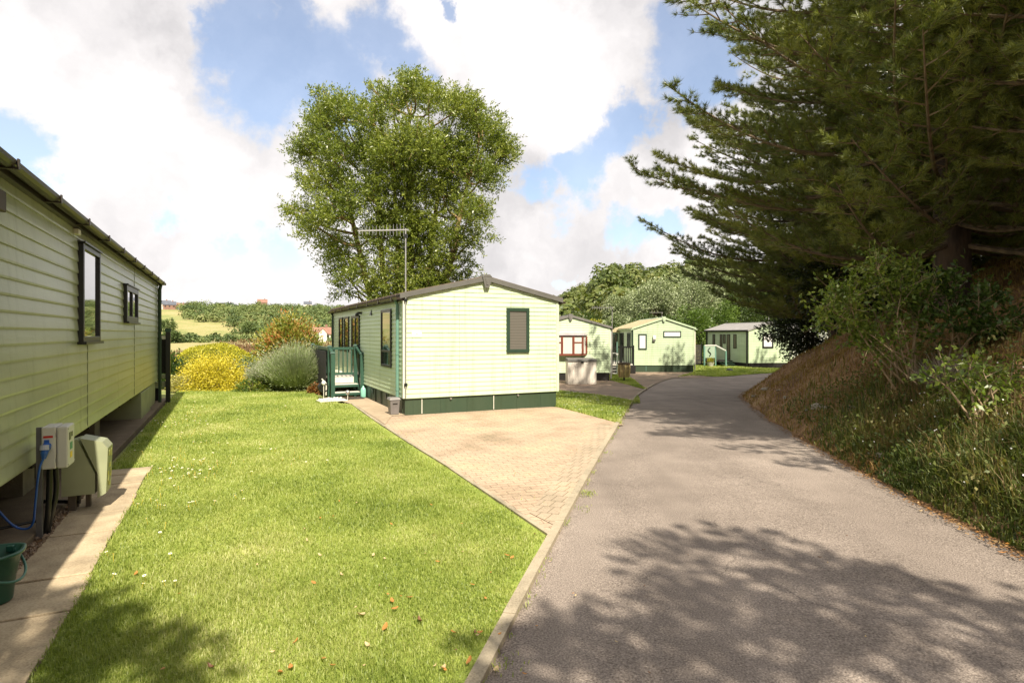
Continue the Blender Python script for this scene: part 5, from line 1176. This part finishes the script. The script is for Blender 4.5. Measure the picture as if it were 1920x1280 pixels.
# ---- pines on the bank
def pine_meshes():
    g = np.random.default_rng(8); wood = MB(); tp, td = [], []
    Ht = 15.0; wood_tr = MB(); wood_tr.tube([(0,0,-1.2),(.03,0,2),(-.03,.04,6),(0,0,10),(0,0,Ht)], [.36,.30,.25,.17,.03], 12)
    z = 2.0; kw = 0
    while z < Ht-.4:
        nb = 7 if z < 8.5 else 5; az0 = g.uniform(0, 6.28)
        Lz = 5.9*(1-(z/Ht)**2.2)+.4
        if z < 3: Lz *= .8
        for b in range(nb):
            az = az0+b*2*math.pi/nb+g.normal()*.18; L = Lz*g.uniform(.72, 1.06); rise = g.uniform(-.06, .10)+.22*(z/Ht)**2
            ts = np.linspace(0, 1, 12); out = np.array([math.cos(az), math.sin(az), 0]); side = np.array([-out[1], out[0], 0])
            wob = g.normal()*.25
            path = np.array([out*L*t+side*wob*math.sin(t*3)*.6+np.array([0,0,z+L*(rise*t-.10*math.sin(math.pi*t)+.10*t**3)]) for t in ts])
            wood.tube(path, list(np.linspace(.055*(L/6)+.012, .008, 12)), 5, cap=False)
            s = L*.22; sd = 1
            while s < L:
                t = s/L; i = min(10, int(t*11)); f = t*11-i; p0 = path[i]*(1-f)+path[i+1]*f
                l2 = (1.55*(1-t)**.6+.22)*g.uniform(.6, 1.1)*(L/6)**.4; sd = -sd; ang = g.uniform(.6, 1.05)*sd
                d2 = nrm(out*math.cos(ang)+side*math.sin(ang)+np.array([0,0,g.uniform(-.16,.12)])); k = max(3, int(l2/.2)); pp = [p0]
                for q in range(1, k+1):
                    d2 = nrm(d2+np.array([0,0,.13])+out*.05+g.normal(size=3)*.06); pp.append(pp[-1]+d2*l2/k)
                pp = np.array(pp); 
                if z < 9 : wood.tube(pp, list(np.linspace(.014,.005,len(pp))), 3, cap=False)
                st = int(len(pp)*.28)
                # short twigs with tufts
                for q in range(st, len(pp)):
                    tp.append(pp[q]); td.append(nrm(pp[q]-pp[q-1])+np.array([0,0,.35]))
                    if q < len(pp)-1:
                        for sg in (-1, 1):
                            if g.random() < .85:
                                dd = nrm(pp[q+1]-pp[q]); sv_ = np.cross(dd, [0,0,1.]); d3 = nrm(dd*.7+sv_*sg*.55+np.array([0,0,g.uniform(.0,.6)])); l3 = g.uniform(.10,.26); e3 = pp[q]+d3*l3; tp.append(e3); td.append(d3+np.array([0,0,.35])); tp.append(pp[q]+d3*l3*.5); td.append(d3)
                s += .20 if z < 9 else .3
            tp.append(path[-1]); td.append(out)
        z += .42 if z < 9 else .62
    tp = np.array(tp); td = nrm(np.array(td)); n = len(tp); per = 34
    C = np.repeat(tp, per, 0)+g.normal(size=(n*per,3))*.012; A = np.repeat(td, per, 0); Rn = nrm(np.cross(A, nrm(g.normal(size=(n*per,3))))); D = nrm(A*g.uniform(.5,1.5,(n*per,1))+Rn*.7)
    L = g.uniform(.10,.165,(n*per,1)); S = nrm(np.cross(D, g.normal(size=(n*per,3))))*.0042
    V = np.stack([C-S, C+S, C+D*L+np.array([0,0,-.012])], 1)
    print('pine tufts', n, 'needles', n*per)
    return wood_tr, wood, V
wt, wb, NV = pine_meshes()
M_ned = leafmat('pine_needle', [(.04,.065,.014),(.105,.14,.028),(.25,.275,.055),(.42,.41,.11)], .25, .36, .5, .6, (1.1,1.2,.5), rw=.4, nw=1.2)
pA = None
def place_pine(x, y, z, s, rz, label, sz=None):
    global pA
    if pA is None:
        e = empty('pine_tree', (x, y, z), rz, label, 'pine tree', 'pines on the bank beside the road')
        wt.build('trunk', M_barkp, e, smooth=True); wb.build('branches', M_bark, e); np_mesh('needles', NV, 3, M_ned, e); pA = e
    else:
        e = pA.copy(); col.objects.link(e)
        for ch in pA.children: c = ch.copy(); col.objects.link(c); c.parent = e
        e.location = (x, y, z); e.rotation_euler = (0, 0, rz)
    e.scale = (s, s, sz or s); e['label'] = label; return e
place_pine(8.5, 11.4, bz(8.5, 11.4)-.6, 1.0, .3, 'large near pine with thick trunk on the right bank, boughs over the road')
place_pine(10.3, 18.5, bz(10.3, 18.5)-1.1, .95, 2.1, 'dark pine behind the big near one')
place_pine(14.5, 14.5, bz(14.5, 14.5)-1.2, 1.0, 4.0, 'pine higher up the bank behind the near trunk')
place_pine(15.2, 23.0, bz(15.2, 23.0)-.7, .8, 1.2, 'far pine over the road bend with boughs above the bank')
place_pine(8.9, 6.1, bz(8.9, 6.1)-.3, .85, 5.1, 'pine at the right edge whose sunlit boughs hang into view')
place_pine(19.0, 20.5, bz(19, 20.5)-1.2, 1.0, 3.0, 'pine at the top of the bank deep in the shade')
e = place_pine(13.0, 23.0, bz(13.0, 23.0)-.5, .5, 1.7, 'narrow tall pine at the far end of the bank', .84)
e = place_pine(21.0, 26.0, float(gz(21,26)+bank_h(21,26))-.5, .75, 2.7, 'pine beyond the far end of the bank, mostly hidden', .9)
# understorey on the bank
M_holly = leafmat('holly_leaf', [(.012,.022,.006),(.03,.045,.01),(.065,.075,.016)], .2, .35, .6, .5)
for i, (px, d, hh, R_, lb) in enumerate(((1522,23.0,4.6,1.9,'dark evergreen bush over the top of the bank near the bend'),(1590,17.0,3.6,1.7,'dark broad bush in deep shade under the pines'),(1610,15.5,3.6,1.7,'dense dark bush behind the roadside elder'),(1620,22.0,5.0,2.4,'tall dark evergreen behind the shaded bushes'),(1700,16.5,3.6,1.8,'shaded evergreen bush left of the thick pine trunk'),(1660,22.0,5.5,2.6,'tall shaded tree beyond the pine trunk'))):
    x, y = gp_(px, d); tree('evergreen_bush', lb, x, y, bz(x, y)-.3, hh, R_, M_holly, 18000 if i == 0 else 8500, .10 if i == 0 else .12, .06, 36, 40+i, low=.02, group='dark evergreens under the pines', cat='bush')

# ---- roadside elder shrub
def elder(name, label, x, y, stems, m, Lf, seed, spread, hh, nlf, thick=.016):
    g = np.random.default_rng(seed); z0 = bz(x, y); e = empty(name, (x, y, z0), 0, label, 'shrub'); mb = MB(); C, D = [], []
    for (dx, dy, dz) in stems:
        a = np.array([g.normal()*.10, g.normal()*.10, -.05]); b = np.array([dx, dy, dz]); mid = (a+b)/2+np.array([0,0,.12*dz])+g.normal(size=3)*.08; pts = smooth_line([a, mid, b], 2)
        mb.tube(pts, list(np.linspace(thick, .004, len(pts))), 5)
        for k in range(nlf):
            t = .42+.58*g.random(); i = min(len(pts)-2, int(t*(len(pts)-1))); p0 = pts[i]+(pts[i+1]-pts[i])*g.random(); dr = nrm(pts[i+1]-pts[i]); d3 = nrm(dr*.5+g.normal(size=3)*.8+np.array([0,0,.15])); l3 = g.uniform(.10,.42)*spread
            e3 = p0+d3*l3; 
            if k % 2 == 0: mb.tube([p0, (p0+e3)/2, e3], [.004,.003,.0015], 3, cap=False)
            for q in range(7): C.append(p0+d3*l3*(.3+.12*q)+g.normal(size=3)*.02); D.append(nrm(d3*.5+g.normal(size=3)*.7))
    C, D = np.array(C), np.array(D); n = len(C); leaves('foliage', C, D, g.normal(size=(n,3))*.6+np.array([0,-.2,.9]), g.uniform(.6,1.2,n)*Lf, g.uniform(.6,1.1,n)*Lf*.5, m, e); mb.build('stem', mat('elder_stem', (.38,.28,.17), (.22,.16,.10), 8, .8), e)
M_eld = leafmat('elder_leaf', [(.05,.09,.014),(.12,.18,.03),(.22,.28,.05),(.34,.35,.09)], .4, .4, 1.2, .5)
x, y = gp_(1700, 8.6)
elder('elder_shrub', 'arching roadside shrub with bright green leaves and bare pale stems', x, y, [(-1.25,-.1,1.15),(-1.15,.2,1.0),(-.95,-.2,1.25),(-.9,.3,1.4),(-.7,.1,1.5),(-.5,-.1,1.7),(-.35,.3,1.85),(-.1,.1,1.75),(.15,-.1,1.6),(.3,.3,1.8),(-.6,.4,1.0),(-1.0,.1,1.35),(-.2,-.2,1.4),(.45,.1,1.45)], M_eld, .085, 3, 1.0, 1.7, 58)
x, y = gp_(1790, 8.3)
elder('bramble_bush', 'darker bramble bush to the right of the arching shrub', x, y, [(.2,-.2,.9),(.5,0,1.0),(-.2,-.2,.7),(.0,.1,1.2),(.7,.1,.9),(.4,-.4,.6),(-.3,.1,1.0),(.8,-.2,.7),(.2,.2,1.3)], leafmat('bramble_leaf', [(.03,.06,.012),(.07,.12,.02),(.13,.19,.035)], .35, .4, 1.5, .5), .10, 4, 1.0, 1.2, 34)
x, y = gp_(1830, 6.6)
elder('broadleaf_bush', 'low bush with large bright leaves among the dry grass at the right', x, y, [(-.5,0,.55),(-.3,-.2,.5),(0,-.1,.6),(.3,0,.62),(.5,.1,.5),(.1,.2,.7),(-.2,.2,.65)], M_eld, .085, 5, .8, .7, 14)

# ---- weeds, straw and litter on the bank
def bank_samp(n, w0, w1, y0, y1, pw=1.0, thin=0):
    y = y0+(y1-y0)*rng.random(n)**1.4; w = w0+(w1-w0)*rng.random(n)**pw; x = np.interp(y, RE[:,1], RE[:,0])+w*1.05; return np.c_[x, y], gz(x, y)+bank_h(x, y)
M_weed = leafmat('weed_blade', [(.035,.06,.015),(.08,.115,.027),(.15,.175,.045),(.30,.25,.10)], .35, .5, 1.0, .4, rw=.6, nw=1.3)
M_straw = leafmat('straw_blade', [(.12,.075,.03),(.22,.15,.07),(.36,.27,.14)], .3, .6, 1.2, .3)
p, z = bank_samp(42000, .02, 1.7, 2.5, 12, 1.2); k = rng.random(len(p)) < np.clip((9.8-p[:,1])/2.8, .06, 1)*np.clip((1.75-edge_w(p[:,0],p[:,1]))/.7, .15, 1); p, z = p[k], z[k]; gr = .45+.55*pn(p[:,0], p[:,1], 2.2, 4)
tag(blades('roadside_weeds', p, z-.01, (.10+.26*rng.random(len(p)))*gr*np.clip((edge_w(p[:,0],p[:,1])+.05)*3, .35, 1), .009+.010*rng.random(len(p)), 1.0, M_weed, fall=(-.35,-.2,0)), 'tangled green weeds along the foot of the bank', 'weeds', kind='stuff')
p, z = bank_samp(14000, .25, 2.6, 2.5, 10, 1.0); k = pn(p[:,0], p[:,1], 1.7, 7) > .42; p, z = p[k], z[k]
p, z = p[:6500], z[:6500]
tag(blades('dry_grass', p, z-.01, .15+.30*rng.random(len(p)), .0035+.004*rng.random(len(p)), 1.0, M_straw, fall=(-.6,-.2,0)), 'dry straw coloured grass leaning over the weeds', 'grass', kind='stuff')
p, z = bank_samp(60000, .0, 12, 7, 26, 1.0); 
tag(blades('bank_grass', p, z-.01, .03+.08*rng.random(len(p))+.06*pn(p[:,0],p[:,1],1.3), .010+.010*rng.random(len(p)), 1.0, leafmat('bank_blade', [(.14,.075,.03),(.28,.165,.065),(.36,.26,.10),(.20,.21,.06)], .25, .7, .5, .3), fall=(-.5,-.1,0)), 'short brown grass and pine litter on the bank', 'grass', kind='stuff')
n = 5200; p, z = bank_samp(n, .1, 2.0, 3, 11); c = np.c_[p, z+rng.uniform(.02,.30,n)]
tag(leaves('roadside_herbs', c, rdir(n)+np.array([-.2,-.2,.5]), rdir(n)+np.array([0,0,.8]), .055, .03, M_weed), 'small leaved herbs in the roadside weeds', 'weeds', kind='stuff')
n = 170; p, z = bank_samp(n, .15, 1.5, 3, 8); c = np.c_[p, z+rng.uniform(.15,.38,n)]
tag(leaves('seed_heads', c, rdir(n), rdir(n), .022, .018, M_pet), 'tiny pale flower heads above the weeds', 'flowers', kind='stuff')
x, y = gp_(1775, 7.6); spiky('grey_weed', 'grey dead looking twiggy weed in front of the bramble', (x, y, bz(x, y)), 700, .55, .35, leafmat('grey_twig', [(.14,.11,.09),(.22,.19,.16)], .1), leafmat('grey_tip', [(.20,.17,.16)], .1), w=.005)
n = 6000; p, z = bank_samp(n, -.14, .16, 2.8, 22); leafp = np.c_[p, z*0+gz(p[:,0], p[:,1])+.014+rng.random(n)*.012]
tag(leaves('leaf_litter', leafp, rdir(n)*np.array([1,1,.1]), rdir(n)*.3+np.array([0,0,1.]), .028, .016, leafmat('litter', [(.10,.05,.02),(.25,.13,.05),(.36,.24,.10)], .1, .8, 2)), 'brown leaf litter collected along the road edge', 'leaf litter', kind='stuff')

# ---- two trees behind the viewpoint, whose shade falls on the near road and lawn
M_oak = leafmat('oak_leaf', [(.04,.07,.014),(.09,.13,.026),(.15,.19,.04)], .25, .45, .5)
tree('broadleaf_tree', 'tree behind the viewpoint shading the near road', 4.2, -5.1, -.1, 9.6, 3.7, M_oak, 8500, .16, .10, 19, 141, low=.5, squash=.6, rk=(.15,.27))
tree('broadleaf_tree', 'tree behind the viewpoint shading the near lawn', -1.3, -4.9, -.1, 9.6, 3.4, M_oak, 7000, .16, .10, 15, 151, low=.5, squash=.6, rk=(.15,.27))
# ------------------------------------------------------------------ silvery poplars and trees behind the far homes
M_sil = leafmat('silver_leaf', [(.07,.10,.035),(.17,.215,.085),(.32,.37,.20),(.50,.53,.38)], .2, .5, .35, .5, (1,1.05,.8))
M_grn = leafmat('green_leaf', [(.045,.085,.015),(.095,.155,.025),(.17,.235,.04)], .32, .45, .4, .5)
M_dk = leafmat('deep_green_leaf', [(.025,.05,.012),(.06,.095,.02),(.11,.15,.035)], .28, .45, .3, .4)
TL = [(1178,56,6.9,2.5,M_sil,'silvery poplar left of the group behind the tan roofed home'),(1225,52,8.0,3.0,M_sil,'pale silvery poplar above the tan roof ridge'),(1290,54,8.8,3.4,M_sil,'tallest silvery poplar of the group'),(1350,58,9.2,3.2,M_sil,'silvery poplar half hidden by the pine boughs'),(1160,48,4.6,1.8,M_sil,'small silvery tree by the aerial pole'),
 (1122,50,3.9,1.2,leafmat('lime_leaf', [(.20,.22,.03),(.36,.35,.05)], .3),'small yellow green tree above the red windowed home'),(1300,47,5.0,2.0,M_grn,'fresh green tree right of the tan roofed home'),(1345,50,5.6,2.3,M_grn,'leafy green tree behind the light grey roof'),(1395,53,6.4,2.6,M_dk,'dark green tree behind the home by the bank'),(1450,56,7.5,3.2,M_dk,'tall dark tree above the home by the bank'),(1210,47,4.4,1.8,M_dk,'dark green tree behind the tan roof'),(1255,48,4.2,1.8,M_dk,'dark bushy tree right behind the tan roof ridge'),(1150,45,3.4,1.5,M_dk,'dark tree in the gap between the two far homes'),(1090,55,5.0,2.6,M_dk,'dark green tree behind the roof of the red windowed home'),(1520,56,8.5,3.5,M_dk,'tall dark tree seen under the pines')]
for i, (px, d, hh, R_, m_, lb) in enumerate(TL):
    x, y = gp_(px, d); z = float(H(np.array([x]), np.array([y]))[0]); tree('poplar_tree' if m_ is M_sil else 'broadleaf_tree', lb, x, y, z-.4, hh, R_, m_, 13000 if hh > 5 else 7000, .20 if m_ is M_sil else .18, .10, 34, 60+i, low=.06, group='trees behind the far homes', squash=1.1)
x, y = gp_(1312, 41); z = float(gz(x, y)); shrub('yellow_reeds', 'yellow green tall hedge beside the dark slatted fence', 'hedge', (x-.3, y+1.5, z), (.55,1.2,2.1), 3500, .16, .05, leafmat('yellow_hedge', [(.2,.2,.03),(.38,.36,.07)], .35), 30, 77)

# ---- wooded hills as one mass each
def crowns_mass(name, label, spots, m, per, card, seed, cat='woodland'):
    g = np.random.default_rng(seed); PV, DV, NVv, LV = [], [], [], []; mb = MB()
    for (x, y, z, h, R_) in spots:
        nb = 11; dd = nrm(g.normal(size=(nb,3))); dd[:,2] = np.abs(dd[:,2])*.9; c = dd*np.array([R_*.62, R_*.62, h*.42])+np.array([0,0,h*.46]); r = g.uniform(.32,.5,nb)*R_
        p, dn, k = crown_pts(per, c, r, g, .8, .85); out = nrm(p-np.array([0,0,h*.4])); keep = np.ones(per, bool)
        PV.append(p+np.array([x,y,z])); nn = nrm(dn*1.3+out*.5+np.array([0,0,.25])+g.normal(size=(per,3))*.35); DV.append(nrm(np.cross(nn, g.normal(size=(per,3))))); NVv.append(nn); LV.append(np.full(per, card)*g.uniform(.6,1.4,per))
    C = np.concatenate(PV); L = np.concatenate(LV); o = leaves(name, C, np.concatenate(DV), np.concatenate(NVv), L, L*.7, m); tag(o, label, cat, kind='stuff'); return o
g = np.random.default_rng(31); spots = []
for r_ in np.arange(66, 175, 5.5):
    for b in np.arange(975, 1560, 5.2/r_*F*1.05):
        px = b+g.normal()*12; rr_ = r_+g.normal()*2; th = math.atan((px-960)/F); x, y = rr_*math.sin(th), rr_*math.cos(th); z = float(H(np.array([x]), np.array([y]))[0]); h = g.uniform(5.0,7.6)*(1.12 if px > 1120 else .95); spots.append((x, y, z-.8, h, g.uniform(2.6,3.9)))
print('hill trees', len(spots))
M_hill = leafmat('hill_leaf', [(.035,.06,.013),(.08,.115,.024),(.15,.175,.045),(.26,.23,.10)], .25, .5, .16, .4, rw=.35, nw=1.5)
crowns_mass('woodland', 'rounded wooded hill behind the far homes', spots, M_hill, 800, .62, 5)
spots = []
for r_ in np.geomspace(430, 980, 24):
    for b in np.arange(240, 1010, 19/r_*F):
        px = b+g.normal()*5; rr_ = r_*(1+g.normal()*.012); lim = float(np.interp(rr_, [430,500,600,680,1000], [560,515,430,338,332]))+5*math.sin(rr_*.03)
        if px < lim and not (px < 300): continue
        if px < 300: continue
        if 455 < rr_ < 560 and 480 < px < 520: continue
        th = math.atan((px-960)/F); x, y = rr_*math.sin(th), rr_*math.cos(th); z = float(H(np.array([x]), np.array([y]))[0]); big_ = g.uniform(8, 13.5)*(1.15 if g.random() < .12 else .9); spots.append((x, y, z-1.5, big_, g.uniform(7, 12.5)))
print('valley wood', len(spots))
M_val = leafmat('valley_leaf', [(.035,.06,.02),(.085,.125,.04),(.15,.19,.06),(.24,.25,.10)], .15, .6, .045, .3, rw=.25, nw=2.0)
crowns_mass('woodland', 'wooded hillside across the valley', spots, M_val, 240, 1.9, 6)
spots = []
for px in np.arange(300, 760, 7.5):
    rr_ = 335+g.normal()*10; th = math.atan((px-960)/F); x, y = rr_*math.sin(th), rr_*math.cos(th); z = float(H(np.array([x]), np.array([y]))[0]); 
    if g.random() < .12: continue
    spots.append((x, y, z-.8, g.uniform(3.2,6.4), g.uniform(2.6,4.2)))
crowns_mass('hedgerow', 'long field hedge across the meadow below the wooded hillside', spots, M_val, 160, 1.1, 7, cat='hedgerow')
for i, (px, rr_, hh, R_, lb) in enumerate(((458,415,14,10,'rounded solitary tree at the foot of the wooded hillside'),(312,560,12,8,'dark tree on the pale field beside the left decking'),(318,330,7,5,'tree just right of the left decking post in the valley'))):
    x, y = rr_*math.sin(math.atan((px-960)/F)), rr_*math.cos(math.atan((px-960)/F)); z = float(H(np.array([x]), np.array([y]))[0]); tree('field_tree', lb, x, y, z-1, hh, R_, M_val, 1500, 1.3, .9, 22, 90+i, low=.02)
# ---- distant houses
def house(label, px, rr_, W_, D_, hw, hr, wm, rm, rz=0, dz=0, group='distant houses on the ridge', win=3):
    th = math.atan((px-960)/F); x, y = rr_*math.sin(th), rr_*math.cos(th); z = float(H(np.array([x]), np.array([y]))[0])+dz
    e = empty('distant_house', (x, y, z), rz-th, label, 'house', group); mb = MB(); mb.box(-W_/2, W_/2, -D_/2, D_/2, -4, hw); mb.poly([(-W_/2,-D_/2,hw),(-W_/2,0,hr),(-W_/2,D_/2,hw)]); mb.poly([(W_/2,-D_/2,hw),(W_/2,D_/2,hw),(W_/2,0,hr)]); mb.build('wall', wm, e)
    mb = MB(); mb.hexa([(-W_/2-.4,-D_/2-.5,hw-.3),(W_/2+.4,-D_/2-.5,hw-.3),(W_/2+.4,0,hr),(-W_/2-.4,0,hr),(-W_/2-.4,-D_/2-.5,hw+.1),(W_/2+.4,-D_/2-.5,hw+.1),(W_/2+.4,0,hr+.4),(-W_/2-.4,0,hr+.4)]); mb.hexa([(W_/2+.4,D_/2+.5,hw-.3),(-W_/2-.4,D_/2+.5,hw-.3),(-W_/2-.4,0.01,hr),(W_/2+.4,0.01,hr),(W_/2+.4,D_/2+.5,hw+.1),(-W_/2-.4,D_/2+.5,hw+.1),(-W_/2-.4,0.01,hr+.4),(W_/2+.4,0.01,hr+.4)]); rf = mb.build('roof', rm, e)
    mb = MB(); mb.box(W_*.2, W_*.2+1.2, -.5, .5, hr-.5, hr+1.8); mb.build('chimney', M_redb, rf)
    for k in range(win):
        mb = MB(); xx = -W_/2+W_*(k+.5)/win; mb.box(xx-.8, xx+.8, -D_/2-.1, -D_/2-.02, hw*.45, hw*.45+1.6); mb.build('window', M_black, e)
    return e
M_redb = mat('red_brick', (.24,.14,.10), (.18,.10,.08), .5, .9); M_redr = mat('red_roof', (.26,.14,.10), (.20,.11,.085), .4, .9); M_slr = mat('slate_roof', (.10,.11,.14), (.07,.08,.10), .4, .8); M_wh = mat('white_render', (.62,.58,.52), (.5,.47,.42), .3, .9)
HS = [(303,985,26,12,7,12,M_wh,M_redr,'pale terrace at the left end of the ridge'),(322,1005,22,12,7,12,M_redb,M_redr,'red brick house behind the ridge trees'),(338,1010,20,12,7.5,12,M_wh,M_redr,'white house with red roof near the ridge top'),(352,985,30,14,6,9,M_slr,M_slr,'long dark blue roofed building on the ridge'),(368,1010,24,12,8,13,M_wh,M_redr,'pale house right of the dark roofed building'),(388,1015,24,12,8,12,M_redb,M_redr,'red roofed house among the ridge trees'),(405,1020,24,12,8,12,M_wh,M_redr,'rightmost pale house of the ridge row'),(492,1000,14,10,15,20,M_redb,M_redr,'lone red roof poking above the wood'),(577,1005,12,10,14,18,M_wh,M_slr,'small pale house above the trees near the willow'),(306,860,16,10,6,10,M_wh,M_slr,'white house at the top of the pale field'),(318,850,14,10,5,9,M_redb,M_slr,'brick house at the top of the pale field'),(427,930,16,9,12,14,M_wh,M_slr,'pale building glimpsed in the middle of the wood')]
for px, rr_, W_, D_, hw, hr, wm, rm, lb in HS: house(lb, px, rr_, W_, D_, hw, hr, wm, rm, dz=(1 if px < 345 or px > 450 else -3))
e = house('white gabled house with red roof beside the red tipped shrub', 603, 330, 9.0, 7, 4.2, 7.4, M_wh, M_redr, group=None, dz=.5); 
mb = MB(); mb.box(-1.4,2.6,-5.2,-3.4,-1,4.6); mb.poly([(-1.4,-5.2,4.6),(2.6,-5.2,4.6),(.6,-5.2,7.0)]); mb.build('front_gable', M_wh, e)
mb = MB(); mb.hexa([(-1.8,-5.5,4.3),(.6,-5.5,7.0),(.6,-1,7.0),(-1.8,-1,4.3),(-1.8,-5.5,4.6),(.6,-5.5,7.3),(.6,-1,7.3),(-1.8,-1,4.6)]); mb.hexa([(.6,-5.5,7.0),(3.0,-5.5,4.3),(3.0,-1,4.3),(.6,-1,7.0),(.6,-5.5,7.3),(3.0,-5.5,4.6),(3.0,-1,4.6),(.6,-1,7.3)]); mb.build('gable_roof', M_redr, e)
